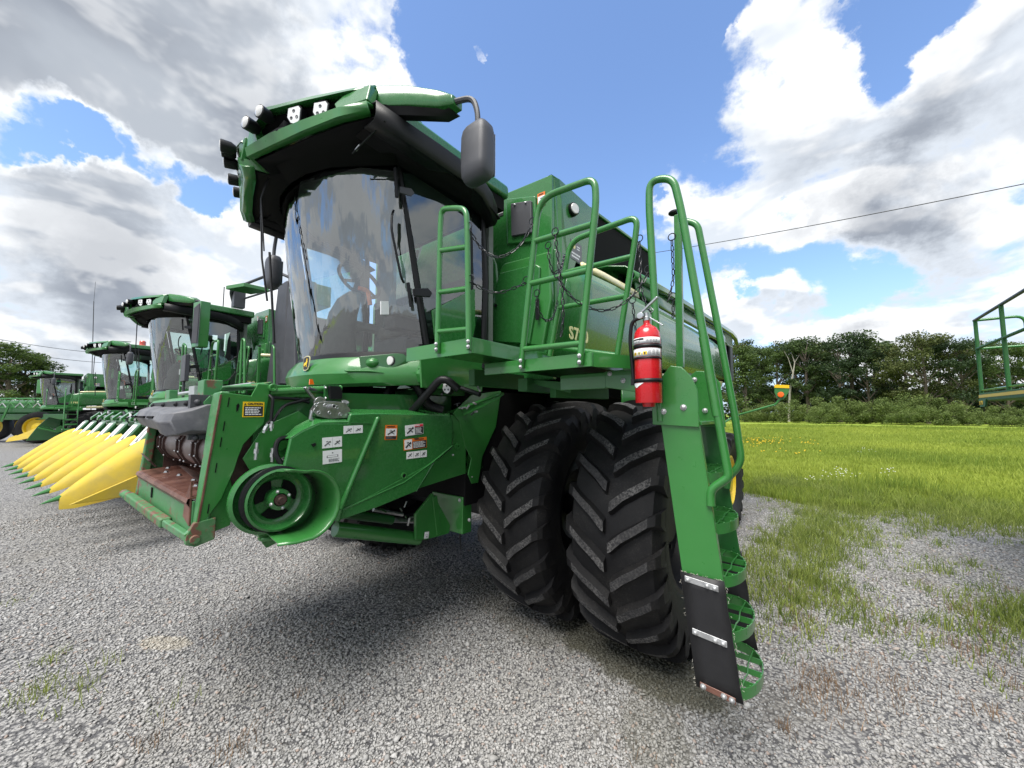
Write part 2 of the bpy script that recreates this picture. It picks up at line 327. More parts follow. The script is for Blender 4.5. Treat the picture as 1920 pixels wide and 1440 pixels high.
def fillet(pts, r, n=6):
    pts = [Vector(p) for p in pts]; out = [pts[0]]
    for i in range(1, len(pts) - 1):
        a, b, c = pts[i-1], pts[i], pts[i+1]; rr = min(r, (a-b).length * .48, (c-b).length * .48)
        p = b + (a-b).normalized() * rr; q = b + (c-b).normalized() * rr
        for k in range(n + 1):
            t = k / n; out.append(p * (1-t)**2 + b * 2*t*(1-t) + q * t*t)
    out.append(pts[-1]); return out
def empty(name, loc=(0,0,0)):
    o = bpy.data.objects.new(name, None); COL.objects.link(o); o.location = loc; o.empty_display_size = 0.3; return o
def tag(o, label=None, cat=None, group=None, kind=None):
    if label: o['label'] = label
    if cat: o['category'] = cat
    if group: o['group'] = group
    if kind: o['kind'] = kind
    return o
def word(txt, size, origin, ux, uy, mt, parent, name='lettering', depth=0.002, bold=0.0, sp=1.0):
    cu = bpy.data.curves.new('txt', 'FONT'); cu.body = txt; cu.size = size; cu.extrude = depth; cu.offset = bold; cu.resolution_u = 3; cu.space_character = sp
    t = bpy.data.objects.new('txt', cu); COL.objects.link(t)
    me = bpy.data.meshes.new_from_object(t.evaluated_get(bpy.context.evaluated_depsgraph_get())); bpy.data.objects.remove(t); bpy.data.curves.remove(cu)
    ux = Vector(ux).normalized(); uz = ux.cross(Vector(uy)).normalized(); uy = uz.cross(ux)
    mw = Matrix((( ux.x, uy.x, uz.x, origin[0]), (ux.y, uy.y, uz.y, origin[1]), (ux.z, uy.z, uz.z, origin[2]), (0,0,0,1)))
    me.transform(mw); me.name = name; me.materials.clear(); me.materials.append(M[mt])
    o = bpy.data.objects.new(name, me); COL.objects.link(o)
    if parent is not None: o.parent = parent
    return o
class Dec(MB):                                   # flat printed label: uv plane with layers
    def __init__(s, o, ux, uy): MB.__init__(s); s.o = Vector(o); s.x = Vector(ux); s.y = Vector(uy); s.n = s.x.cross(s.y).normalized(); s.k = 0
    def rect(s, x0, y0, x1, y1, m, t=None):
        s.k += 1; h = 0.0008 + 0.0004 * s.k if t is None else t
        s.poly([(x0,y0),(x1,y0),(x1,y1),(x0,y1)], m, h); return s
    def poly(s, pts, m, h=None):
        if h is None: s.k += 1; h = 0.0008 + 0.0004 * s.k
        s.prism([s.o + s.x*a + s.y*b for a, b in pts], s.n * h, m); return s
    def lines(s, x0, y0, x1, y1, n, m, seed=1):
        rg = random.Random(seed); dy = (y1-y0) / n
        s.k += 1; h = 0.0008 + 0.0004 * s.k
        for i in range(n):
            x = x0; yy = y1 - (i + .75) * dy; end = x1 - rg.random() * (x1-x0) * .25
            while x < end:
                wd = (x1-x0) * rg.uniform(.08, .22); xe = min(end, x+wd); s.poly([(x,yy),(xe,yy),(xe,yy+dy*.5),(x,yy+dy*.5)], m, h); x = xe + (x1-x0)*.03
        return s

# ================================================================== THE COMBINE
def make_tyre(parent, cx, cy, r, hw, rim_r, nlug=24, rim='yellow', flip=1, dish=0.06):
    wh = MB()                                                     # rim disc with hub and bolts
    for sgn in (1, -1):
        wh.lathe((cx, cy, r-.02), (sgn, 0, 0), [(rim_r+.015, hw*.80), (rim_r-.02, hw*.82), (rim_r-.035, hw*.70), (rim_r-.06, dish+.03), (rim_r*.62, dish), (rim_r*.5, dish+.05), (.20, dish+.06), (.18, dish+.10), (.0, dish+.10)], 40)
    for k in range(10):
        a = 2*math.pi*k/10; wh.lathe((cx+dish+.055, cy+.26*math.cos(a), r-.02+.26*math.sin(a)), (1,0,0), [(.018,0),(.018,.02),(.0,.021)], 6)
    wheel = wh.build('wheel', rim, parent)
    t = MB(); n = 72
    prof = [(rim_r, hw*.78), (rim_r+.03, hw*.86), (r*.70, hw*1.0), (r*.80, hw*1.04), (r*.875, hw*1.01), (r*.925, hw*.90), (r*.945, hw*.65), (r*.955, 0), (r*.945, -hw*.65), (r*.925, -hw*.90), (r*.875, -hw*1.01), (r*.80, -hw*1.04), (r*.70, -hw*1.0), (rim_r+.03, -hw*.86), (rim_r, -hw*.78)]
    cz = r - .02
    t.lathe((cx, cy, cz), (1, 0, 0), prof, n)
    def pt(x, rad, a): return (cx + x, cy - rad*math.cos(a), cz + rad*math.sin(a))
    rg = random.Random(int(cx*100)+5)
    # stations from the centre of the tread to low on the sidewall: (x/hw, angle lift, base radius, top radius, half width)
    st = [(.05, 0, .955, .998, .034), (.12, .012, .954, 1.0, .037), (.35, .065, .950, 1.0, .033), (.62, .112, .945, .995, .031), (.86, .160, .925, .985, .031), (1.00, .178, .895, .965, .036), (1.07, .186, .86, .925, .044), (1.065, .190, .82, .868, .05), (1.02, .192, .775, .79, .05)]
    for side in (1, -1):
        for k in range(nlug):
            a0 = 2*math.pi*(k + (0.5 if side < 0 else 0)) / nlug; rings = []
            for i, (fx, da, rb, rt, w_) in enumerate(st):
                a = a0 + da * 1.25; tw = w_ * (1.0 + .04*rg.random()) / r; bw = tw * 1.7; xx = side*fx*hw
                rings.append([pt(xx, rb*r-.012, a-bw), pt(xx, (rb*.35+rt*.65)*r, a-tw*1.12), pt(xx, rt*r, a-tw*.9), pt(xx, rt*r, a+tw*.9), pt(xx, (rb*.35+rt*.65)*r, a+tw*1.12), pt(xx, rb*r-.012, a+bw)])
            nn = 6; vs = [p for q in rings for p in q]; fs = []; ms = []
            for i in range(len(rings)-1):
                for j in range(nn-1):
                    fs.append((i*nn+j, i*nn+j+1, (i+1)*nn+j+1, (i+1)*nn+j)); ms.append(1 if (j == 2 and i < 4) else 0)
            fs.append(tuple(range(nn))); ms.append(0); fs.append(tuple(range((len(rings)-1)*nn, len(rings)*nn))[::-1]); ms.append(0)
            o = len(t.v); t.v += vs
            for f, m_ in zip(fs, ms): t.f.append(tuple(i+o for i in f)); t.m.append(m_)
    t.build('tyre', ['rubber', 'lug'], wheel, angle=30)
    return wheel

def rivets(mb, pts, axis, r=.011, m=0):
    for p in pts: mb.lathe(p, axis, [(r*1.35, 0), (r*1.35, .003), (r, .004), (r*.95, .009), (r*.5, .013), (0, .014)], 8, m)

CB = empty('combine_harvester')
tag(CB, 'nearest green combine harvester with open feeder mouth, dual tyres and swung-out ladder', 'combine harvester', 'combine harvesters parked in a row')

# ---- dual front tyres and rear tyre on each side
for cx in (2.195, 1.345, -1.345, -2.195): make_tyre(CB, cx, 0, .97, .305, .52, rim='black', dish=.02 if abs(cx) > 2 else -.12)  # front rims coloured black to paint in the shade between the tyres
for cx in (1.93, -1.93): make_tyre(CB, cx, 3.75, .76, .26, .38, nlug=20, rim='yellow', dish=.10)
MB().tube([(-2.3, 0, .95), (2.3, 0, .95)], .11, 16).box((-1.0, -.22, .72), (1.0, .22, 1.18)).build('front_axle', 'black', CB, bevel=.01)
MB().tube([(-1.9, 3.75, .74), (1.9, 3.75, .74)], .09, 12).box((-.5, 3.6, .66), (.5, 3.9, .95)).build('rear_axle', 'green_dark', CB, bevel=.01)

# ---- body core
MB().box((-1.02, -.95, 1.02), (.92, .3, 2.0)).box((-1.0, .3, 1.0), (1.0, 5.4, 2.2)).box((-1.3, .2, 2.0), (1.3, 6.6, 3.0)).build('dark_core', 'black_matt', CB)  # matt black boxes block light and keep the inside of the body dark
b = MB()
b.box((-1.5, -.40, 2.45), (1.50, 3.2, 3.30)).box((-1.5, 3.2, 2.0), (1.5, 6.2, 3.15))
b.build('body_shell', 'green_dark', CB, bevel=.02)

# ---- grain tank front
TF = -.40
def pf(px, py, y=TF): return P(px, py, 'Y', y)
x_r = 1.47
tf = MB()
tf.prism([(-1.45, TF, 4.02), (-1.45, TF, 2.1), (.50, TF, 2.1), (.62, TF, 3.3), (.60, TF, 3.9), (.64, TF, 4.02)], (0, .05, 0))
tf.prism([(.50, TF-.02, 2.1), (x_r, TF-.02, 2.1), (x_r, TF-.02, 4.0), (.68, TF-.02, 4.03), (.57, TF-.02, 3.90), (.63, TF-.02, 3.35)], (0, .06, 0))
front = tf.build('tank_front_panel', 'green_panel', CB, bevel=.012)
# raised rim round the black box and lower access door
b = MB()
q = [P(948,372,'Y',TF-.05), P(1003,366,'Y',TF-.05), P(1006,452,'Y',TF-.05), P(950,458,'Y',TF-.05)]
b.prism(q, (0,.035,0)); b.build('recess_surround', 'green_panel', front, bevel=.015)
b = MB(); q = [P(957,381,'Y',TF-.08), P(995,375,'Y',TF-.08), P(997,436,'Y',TF-.08), P(958,443,'Y',TF-.08)]
b.prism(q, (0,.04,0)); b.build('black_document_box', 'dark_grey', front, bevel=.01)
b = MB(); rivets(b, [P(965,384,'Y',TF-.085), P(985,380,'Y',TF-.085)], (0,-1,0), .008); b.build('bolt', 'steel', front)
# step between the upper and lower part and the bulged lower door
b = MB()
low = [P(903,640,'Y',-.46), P(925,560,'Y',-.46), P(936,505,'Y',-.46), P(945,493,'Y',-.46), P(1030,470,'Y',-.46), P(1034,560,'Y',-.46), P(1018,650,'Y',-.46)]
b.prism(low, (0,.06,0))
b.build('lower_front_panel', 'green', front, bevel=.02)
b = MB()
q = [P(912,640,'Y',-.485), P(928,540,'Y',-.485), P(936,512,'Y',-.485), P(1004,494,'Y',-.485), P(1012,500,'Y',-.485), P(1010,540,'Y',-.485), P(992,645,'Y',-.485)]
b.prism(q, (0,.03,0)); ap = b.build('access_door', 'green_panel', front, bevel=.012)
b = MB(); b.lathe(P(930,573,'Y',-.49), (0,-1,0), [(.016,0),(.016,.012),(.006,.013),(0,.006)], 12); b.box(P(1010,560,'Y',-.50), Vector(P(1004,600,'Y',-.50))+Vector((0,.012,0))); b.build('latch', 'black', front)
# rounded left cheek of the lower front
b = MB(); rings = []
for px0, py0 in ((905,470),(918,500),(922,540),(912,590),(898,648)):
    c = P(px0, py0, 'Y', -.47); rings.append([c + Vector((-.06,.12,0)), c + Vector((-.035,.03,0)), c + Vector((0,0,0)), c + Vector((.05,-.012,0)), c+Vector((.10,.0,0))])
b.loft(rings); b.build('cheek_moulding', 'green_panel', front, solid=.006)

# ---- grain tank side box, extension and its folded cover
XS = 1.50
b = MB()
b.prism([(x_r, TF+.02, 4.0), (XS, TF+.06, 3.98), (XS, .33, 3.98), (XS, .36, 3.12), (XS, -.15, 3.06), (XS, TF+.06, 3.10)], (-.05,0,0))
b.prism([(x_r-.05, TF-.02, 4.0), (x_r+.0, TF-.02, 4.0), (XS+.004, TF+.10, 3.985), (XS+.004, TF+.10, 2.2), (x_r, TF-.02, 2.2), (x_r-.05, TF-.02, 2.2)], (-.012, .012, 0))
b.box((-1.5, TF+.05, 3.3), (1.45, .33, 3.97))
side = b.build('grain_tank_side', 'green_panel', CB, bevel=.008)
b = MB()
b.prism([(XS-.02, .33, 3.98), (XS+.14, 1.95, 3.93), (.9, 1.95, 3.93), (.9, .33, 3.98)], (0,0,.035))
b.build('tank_cover_lip', 'green_panel', CB, bevel=.01)
b = MB()
b.prism([(XS-.04, .34, 3.97), (XS-.04, .34, 3.2), (XS+.02, 1.9, 3.3), (XS+.10, 1.93, 3.6), (XS+.12, 1.93, 3.92)], (-.10,0,0))
b.box((-1.4, .34, 3.1), (1.3, 1.9, 3.9))
b.build('folded_tank_extension', 'black_matt', CB)
b = MB()                                                          # unloading auger elbow and louvred round cover
b.lathe((XS+.02, .75, 3.28), (1,0,0), [(0,.10),(.10,.10),(.16,.06),(.17,0)], 20)
for k in range(10): a = k*.628; b.lathe((XS+.122, .75+.06*math.cos(a), 3.28+.06*math.sin(a)), (1,0,0), [(.012,0),(.012,.005),(0,.005)], 6, m=1)
b.build('vented_round_cover', ['green', 'black'], CB)
b = MB(); pth = fillet([(XS+.1, .98, 3.2), (XS+.1, 1.3, 3.42), (XS+.1, 1.7, 3.3)], .2)
b.tube(pth, .10, 14); b.build('auger_elbow', 'green', CB)

# round white work lamp on the tank side
b = MB(); c = P(1073,394,'X',XS+.01)
b.lathe(c, (1,-.3,0), [(.0,-.02),(.062,-.02),(.066,.0),(.062,.035),(.052,.04)], 20, m=0); b.lathe(c+Vector((.038,-.011,0)), (1,-.3,0), [(.052,0),(.046,.006),(0,.008)], 20, m=1)
b.build('round_side_lamp', ['black', 'lamp_glass'], CB)

# ---- engine side: glossy side shields with the model number
def curve_x(z): return 1.80 + .13*math.sin(min(1, max(0, (z-2.15)/1.1))*math.pi*.9)      # bulge of the panel
def shield(name, topline, botline, mt, rows=8, xo=0.0, parent=CB):
    b = MB(); rings = []
    for (y0, z0), (y1, z1) in zip(topline, botline):
        rings.append([(curve_x(z0+(z1-z0)*k/rows)+xo, y0+(y1-y0)*k/rows, z0+(z1-z0)*k/rows) for k in range(rows+1)])
    b.loft(rings); return b.build(name, mt, parent, solid=.02)
shield('side_shield', [(-.95,2.80),(-.55,2.90),(-.1,2.93),(.6,2.95),(1.5,2.98),(2.6,3.02),(3.9,3.03),(4.6,3.0)], [(-1.05,2.22),(-.6,2.20),(-.1,2.22),(.6,2.28),(1.5,2.33),(2.6,2.37),(3.9,2.42),(4.7,2.45)], 'green_panel')
shield('yellow_stripe', [(-.7,2.965),(-.3,3.0),(.15,3.02),(.5,3.03)], [(-.7,2.915),(-.3,2.94),(.15,2.955),(.5,2.965)], 'cream', 2)
shield('upper_shield', [(.5,3.16),(1.5,3.24),(2.6,3.30),(3.9,3.34),(5.4,3.42),(6.3,3.46)], [(.5,3.0),(1.5,3.03),(2.6,3.07),(3.9,3.10),(5.4,3.18),(6.3,3.24)], 'green_dark', 3)
shield('lower_stripe', [(-.4,2.17),(.6,2.235),(1.5,2.28),(2.6,2.32),(3.9,2.37),(4.8,2.40)], [(-.4,2.06),(.6,2.10),(1.5,2.13),(2.6,2.16),(3.9,2.20),(4.8,2.23)], 'cream', 2)
shield('lower_skirt', [(.3,2.07),(1.5,2.12),(2.6,2.15),(3.9,2.19),(4.8,2.22)], [(.3,1.75),(1.5,1.75),(2.6,1.7),(3.9,1.75),(4.8,1.8)], 'green', 2)
b = MB(); rings = []                                              # rounded hood edge along the top, sky-facing
for y, z in ((.45,3.20),(1.5,3.30),(3.0,3.38),(4.6,3.46),(6.0,3.53),(6.5,3.5),(6.7,3.40)):
    rings.append([(1.2, y, z+.17), (1.6, y, z+.16), (1.80, y, z+.11), (1.90, y, z+.02), (1.90, y, z-.03), (1.84, y, z-.06)])
b.loft(rings); b.build('hood_edge', 'green_panel', CB, solid=.015)
b = MB(); b.box((-1.5, 5.9, 2.55), (1.72, 6.6, 3.45)).box((1.3,6.4,2.5),(1.78,6.75,3.35)); b.build('straw_hood', 'black', CB, bevel=.05)
word('S780', .125, (1.955, -.965, 2.325), (0, 1, .02), (0, 0, 1), 'text_cream', CB, 'model_number', bold=.004, sp=1.18)

# decals on the tank front and side
def decal(name, o, ux, uy, wd, ht, kind, parent, seed=1):
    ux = Vector(ux).normalized(); uy = Vector(uy); uy = (uy - ux*ux.dot(uy)).normalized(); d = Dec(o, ux, uy)
    MT = ['white', 'label_black', 'orange', 'label_yellow', 'label_red', 'label_grey', 'text_cream']
    W, BK, OR, YE, RE, GR, CR = range(7)
    if kind == 'caution':
        d.rect(0,0,wd,ht,YE); d.rect(wd*.05,ht*.05,wd*.95,ht*.72,BK); d.lines(wd*.12,ht*.12,wd*.88,ht*.66,5,W,seed)
        d.poly([(wd*.05,ht*.77),(wd*.17,ht*.77),(wd*.11,ht*.92)],BK)
    elif kind == 'warn_tall':
        d.rect(0,0,wd,ht,OR); d.rect(wd*.06,ht*.26,wd*.94,ht*.76,W); d.rect(wd*.06,ht*.04,wd*.94,ht*.24,BK); d.lines(wd*.1,ht*.07,wd*.7,ht*.22,3,GR,seed)
        d.lines(wd*.15,ht*.81,wd*.9,ht*.96,1,BK,seed); pict(d, wd*.15, ht*.3, wd*.7, ht*.42, BK, seed)
    elif kind in ('danger', 'warn'):
        d.rect(0,0,wd,ht,W if kind=='danger' else OR); d.rect(wd*.03,ht*.05,wd*.5,ht*.95,W) if kind=='danger' else d.rect(wd*.03,ht*.06,wd*.35,ht*.94,W)
        x0 = .52 if kind=='danger' else .37
        d.rect(wd*x0,ht*.04,wd*.98,ht*.72,BK); d.lines(wd*(x0+.03),ht*.1,wd*.93,ht*.68,5,W,seed)
        if kind=='danger': d.rect(wd*x0,ht*.75,wd*.98,ht*.97,RE)
        else: d.lines(wd*(x0+.1),ht*.78,wd*.9,ht*.95,1,BK,seed)
        pict(d, wd*.05, ht*.12, wd*(x0-.1), ht*.75, BK, seed)
    elif kind == 'picto2':
        d.rect(0,0,wd,ht,W); d.rect(wd*.495,ht*.05,wd*.505,ht*.95,GR); pict(d, wd*.08, ht*.1, wd*.36, ht*.7, GR, seed); pict(d, wd*.58, ht*.2, wd*.34, ht*.5, BK, seed+3)
    elif kind == 'picto3':
        d.rect(0,0,wd,ht,W)
        for i in (1,2): d.rect(wd*i/3-.001,ht*.05,wd*i/3+.001,ht*.95,GR)
        for i in range(3): pict(d, wd*(i/3+.05), ht*.2, wd*.22, ht*.6, BK, seed+i)
    elif kind == 'plate':
        d.rect(0,0,wd,ht,W); d.rect(wd*.2,ht*.45,wd*.8,ht*.62,GR); d.rect(wd*.25,ht*.48,wd*.75,ht*.59,W); d.lines(wd*.3,ht*.12,wd*.9,ht*.36,3,GR,seed); d.poly([(wd*.5+.035*wd*math.cos(a*.785),ht*.8+.035*wd*math.sin(a*.785)) for a in range(8)],GR)
    elif kind == 'label_small':
        d.rect(0,0,wd,ht,W); d.rect(0,ht*.88,wd,ht,RE); d.rect(0,0,wd,ht*.24,BK); pict(d, wd*.15, ht*.32, wd*.7, ht*.5, GR, seed)
    elif kind == 'blue_badge':
        d.rect(0,0,wd,ht,5); d.poly([(wd*.3+.13*wd*math.cos(a*.52),ht*.72+.13*wd*math.sin(a*.52)) for a in range(12)],CR); d.lines(wd*.1,ht*.08,wd*.9,ht*.42,2,W,seed); d.lines(wd*.55,ht*.6,wd*.85,ht*.85,2,W,seed)
    return d.build(name, MT, parent)
def pict(d, x, y, w_, h_, m, seed):
    rg = random.Random(seed*7)
    d.k += 1; h = .0008 + .0004*d.k
    def ln(a, b, t):
        a = Vector(a); b = Vector(b); n = Vector((-(b-a).y, (b-a).x)).normalized()*t/2
        d.poly([tuple(a-n), tuple(b-n), tuple(b+n), tuple(a+n)], m, h)
    t = min(w_, h_)*.11
    p0 = (x+w_*.1, y+h_*.15); p1 = (x+w_*.55, y+h_*.5); p2 = (x+w_*.9, y+h_*rg.uniform(.75,.95)); p3 = (x+w_*.85, y+h_*.2)
    ln(p0, p1, t*1.6); ln(p1, p2, t*1.2); ln(p1, p3, t); ln((x+w_*.3, y+h_*.7), (x+w_*.6, y+h_*.75), t)
    if seed % 2: ln(p0, p2, t*.8)
    d.poly([(p2[0]-t*1.2, p2[1]-t*2.4), (p2[0]+t*.8, p2[1]-t*2.0), (p2[0]+t*.2, p2[1])], m, h)
XA, ZA, YA = (1,0,0), (0,0,1), (0,1,0)
decal('safety_label', P(934,407,'Y',TF-.024), XA, ZA, .068, .125, 'label_small', front, 2)
decal('safety_label', P(1008,390,'Y',TF-.024), XA, ZA, .085, .135, 'warn_tall', front, 5)
decal('square_badge', P(1070,483,'X',XS+.003), YA, ZA, .22, .19, 'blue_badge', side, 4)

# ------------------------------------------------------------------ cab
ZB, ZT = 2.20, 3.70
def wy(x, z): return -1.36 - .20*(z-2.2) - (.50-.065*(z-2.2)+.015*math.sin(math.pi*(z-ZB)/(ZT-ZB)))*(1-abs(x/.87)**2.3)
XC = .87
b = MB(); rings = []
for i in range(25):
    x = -XC + 2*XC*i/24; rings.append([(x, wy(x, ZB+(ZT-ZB)*k/8), ZB+(ZT-ZB)*k/8) for k in range(9)])
b.loft(rings); b.build('windscreen', 'windshield', CB, angle=80)
yf = lambda z: wy(XC, z) + .03
def cabside(s):
    b = MB(); yr = -.80; rings = []
    for k in range(9):
        z = 2.28 + (3.70-2.28)*k/8; rb = .10*max(0, (k-6)/2)**2
        rings.append([(s*(XC+.01+.10*t-.03*max(0,k-5)/3*0), yf(z)+(yr-rb-yf(z))*t, z) for t in (0,.25,.5,.75,1)])
    b.loft(rings); g = b.build('side_window', 'door_glass', CB, angle=80)
    b = MB(); b.tube(fillet([(s*(XC+.02), yf(2.2)-.0, 2.22), (s*(XC+.0), yf(2.9)-.0, 2.9), (s*(XC-.02), yf(3.72), 3.72)], .3), .026, 8)
    b.tube([(s*(XC+.11), yr, 2.2), (s*(XC+.115), yr+.02, 3.0), (s*(XC+.09), yr-.02, 3.72)], .03, 8)
    b.build('cab_pillar', 'black', CB)
for s in (1, -1): cabside(s)
# inner floor, rear wall, ceiling
MB().prism([(x, wy(x, 2.2)+.04, 2.12) for x in [-.86+.172*i for i in range(11)]] + [(.88,-.62,2.12),(-.88,-.62,2.12)], (0,0,.09)).build('cab_floor', 'interior', CB)
b = MB(); b.box((-.92, -.70, 2.2), (.95, -.64, 2.95)).box((-.92,-.70,2.95),(-.60,-.64,3.72)).box((.70,-.70,2.95),(.95,-.64,3.72)); b.build('cab_rear_wall', 'interior', CB)
b = MB(); b.prism([(-.9,-1.45,3.70),(-.6,-1.80,3.70),(0,-2.0,3.70),(.6,-1.80,3.70),(.9,-1.45,3.70),(.95,-.66,3.70),(-.92,-.66,3.70)], (0,0,.03)); b.build('headliner', 'headliner', CB)
b = MB(); rings = []                                             # black sill under the glass
for i in range(21):
    x = -XC + 2*XC*i/20; y = wy(x, 2.2); rings.append([(x*1.0, y+.10, 2.27), (x*1.01, y-.005, 2.275), (x*1.02, y-.02, 2.22), (x*1.02, y-.03, 2.17)])
b.loft(rings); b.build('windscreen_sill', 'black', CB, solid=.01)
b = MB(); b.prism([(XC+.03,-1.40,2.2),(XC+.10,-.80,2.2),(XC+.10,-.80,2.34),(XC+.03,-1.42,2.34)], (-.04,0,0)); b.build('door_sill', 'black', CB)
q = [P(811,582,'X',.965), P(907,532,'X',.965), P(905,560,'X',.965), P(884,645,'X',.965), P(818,645,'X',.965)]
MB().prism(q, (-.02,0,0)).build('door_lower_panel', 'green_panel', CB, bevel=.006)
# driver's place
b = MB(); sec = []
for t, (yy, zz, ww, dd) in enumerate([(-1.62,2.2,.15,.17),(-1.63,2.45,.13,.14),(-1.60,2.68,.12,.12),(-1.55,2.82,.10,.10),(-1.50,2.90,.05,.06)]):
    sec.append([(ww*math.cos(a)*.9+.02, yy+dd*math.sin(a), zz) for a in [k*math.pi/5 for k in range(10)]])
b.loft(sec, closed=True, cap=True); b.build('steering_column', 'interior', CB)
b = MB(); cen = Vector((.02,-1.46,3.02)); axw = Vector((0,.55,.84)).normalized(); u = Vector((1,0,0)); v = axw.cross(u)
b.tube([cen + (u*math.cos(a)+v*math.sin(a))*.20 for a in [k*math.pi/16 for k in range(32)]], .017, 8, True)
for a in (1.57, 3.5, 5.9): b.tube([cen, cen+(u*math.cos(a)+v*math.sin(a))*.2], .014, 6)
b.ball(cen, (.05,.05,.03)); b.tube([cen, (.02,-1.5,2.88)], .035, 8); b.build('steering_wheel', 'black', CB)
b = MB(); b.box((-.22,-1.12,2.55),(.28,-.76,2.68)).box((-.22,-.84,2.66),(.28,-.72,2.98)); b.build('driver_seat', 'seat', CB, bevel=.04)
b = MB(); b.box((-.3,-1.1,2.2),(.3,-.8,2.55)); b.build('seat_base', 'black', CB, bevel=.02)
b = MB(); b.box((.34,-1.40,2.66),(.48,-.95,2.74)).box((.36,-1.52,2.70),(.46,-1.38,2.74)); b.box((-.46,-1.35,2.66),(-.32,-.9,2.74)); b.build('armrest', 'interior', CB, bevel=.03)
b = MB(); pth = fillet([P(673,540,'X',.3), P(690,545,'X',.3), P(694,572,'X',.3)], .03, 4); b.tube(pth, .02, 8); b.build('orange_lever', 'reflector', CB)
b = MB(); b.box((.26,-1.35,2.55),(.42,-1.05,2.68)).box((.62,-1.38,2.22),(.84,-.9,2.42)); b.build('side_console', 'dark_grey', CB, bevel=.02)
b = MB(); b.tube([P(605,618,'X',.05), P(650,600,'X',.05)], .014, 8); b.tube([P(783,470,'X',.7), P(776,510,'X',.7)], .012, 6); b.ball(P(786,460,'X',.7), .018); b.build('control_rod', 'black', CB)
b = MB(); b.prism([P(775,470,'X',.6),P(790,462,'X',.6),P(782,488,'X',.6),P(776,486,'X',.6)], (.02,0,0)); b.build('inner_mirror', 'lamp_glass', CB)
b = MB(); b.prism([P(713,565,'X',.72),P(728,565,'X',.72),P(728,590,'X',.72),P(713,590,'X',.72)], (.01,0,0)); b.build('hanging_card', 'white', CB)
b = MB(); b.box((.60,-1.0,2.4),(.86,-.72,2.75)); b.build('training_seat', 'interior', CB, bevel=.04)
# outside grab rail and door handle
b = MB(); pth = fillet([P(738,395,'X',.93), P(735,402,'X',.96), P(734,430,'X',.97), P(752,520,'X',.97), P(757,530,'X',.95)], .03, 4); b.tube(pth, .009, 6)
b.tube([P(741,315,'X',.93), P(744,370,'X',.93)], .014, 6); b.tube([P(765,530,'X',.93), P(771,575,'X',.93)], .014, 6); b.build('grab_rail', 'black', CB)
b = MB(); b.prism([P(772,542,'X',.99),P(800,541,'X',1.0),P(808,550,'X',1.0),P(804,558,'X',1.0),P(774,556,'X',.99)], (.02,0,0)); b.build('door_handle', 'black', CB, bevel=.006)
b = MB(); b.prism([P(748,350,'X',.93),P(770,354,'X',.96),P(776,363,'X',.96),P(770,369,'X',.96),P(748,362,'X',.93)], (.012,0,0)); b.build('window_latch', 'dark_grey', CB, bevel=.004)
# rear side mirror inside the glass edge and dark rear quarter
b = MB(); b.prism([(.955,-.80,2.3),(.955,-.80,3.62),(.955,-.92,3.58),(.955,-.98,3.3),(.955,-1.0,2.95),(.955,-.93,2.85),(.955,-.95,2.6),(.955,-.9,2.3)], (.008,0,0)); b.build('rear_window_mask', 'black', CB)
# wipers
b = MB(); b.tube([(-.18,-2.18,3.75),(-.28,-2.19,3.60),(-.16,-2.20,3.05),(-.12,-2.16,2.7)], .008, 6); b.tube([(-.14,-2.18,3.74),(-.24,-2.20,3.58),(-.12,-2.20,3.1)], .006, 6); b.tube([(-.12,-2.16,3.1),(-.02,-2.13,2.35)], .010, 6); b.build('wiper_arm', 'black', CB)

# ---- nose panel below the windscreen
b = MB(); rings = []
def nose(x, k):
    y = wy(x, 2.2); top = 2.235 - .0*abs(x); e = (abs(x)/1.0)**2
    bot = 2.0 + .03*e
    prof = [(.06, top+.02), (-.03, top-.01), (-.085, top-.075), (-.105, 2.10), (-.085, bot+.02), (-.06, bot), (.05, bot+.01)]
    return Vector((x*1.04, y + prof[k][0], prof[k][1]))
for i in range(31):
    x = -.93 + 1.86*i/30; xx = max(-XC, min(XC, x)); rings.append([nose(xx, k) + Vector((x-xx, 0, 0)) for k in range(7)])
b.loft(rings); npan = b.build('nose_panel', 'green', CB, solid=.012, angle=28)
b = MB(); q = [Vector(p) for p in [(-1.0,-1.50,2.25),(-.9,-1.45,1.95),(-.9,-.7,1.95),(-1.0,-.7,2.25)]]; b.prism(q, (.02,0,0))
b.build('nose_side_panel', 'green', CB, bevel=.006); b = MB(); b.prism([(.99,-1.50,2.25),(.99,-1.48,1.99),(.97,-.8,1.99),(.99,-.8,2.25)], (-.02,0,0)); b.build('nose_side_panel', 'green', CB, bevel=.006)
# recess with bump and lamp, shelf below
c = P(725,676,'Y',-1.86); nrm = Vector((.45,-1,0)).normalized(); ux = Vector((1,.45,0)).normalized()
cx_ = Vector((.80, wy(.80,2.2)-.15, 2.105))
def onnose(px, py, off=-.02):                                     # walk the ray to the nose surface
    d = ray(px, py); lo, hi = 1.2, 3.6
    for _ in range(60):
        t = (lo+hi)/2; p = CAM + d*t; y = wy(max(-XC, min(XC, p.x/1.04)), 2.2) - .10
        if p.y < y: lo = t
        else: hi = t
    return CAM + d*lo + Vector((0, off, 0))
c = onnose(725, 676, .03)
b = MB(); hexp = [onnose(*q, .0) for q in ((672,668),(740,662),(752,672),(744,686),(716,697),(676,694))]
b.prism(hexp, Vector((.03,.06,0))); b.build('lamp_recess', 'green_dark', npan, bevel=.006)
b = MB(); b.lathe(c, (.5,-1,.05), [(0,-.03),(.042,-.03),(.045,.012),(.038,.016)], 20, m=0); b.lathe(c+Vector((.006,-.012,0)), (.5,-1,.05), [(.036,0),(.032,.006),(0,.010)], 20, m=1); b.build('nose_lamp', ['black','lamp_glass'], npan)
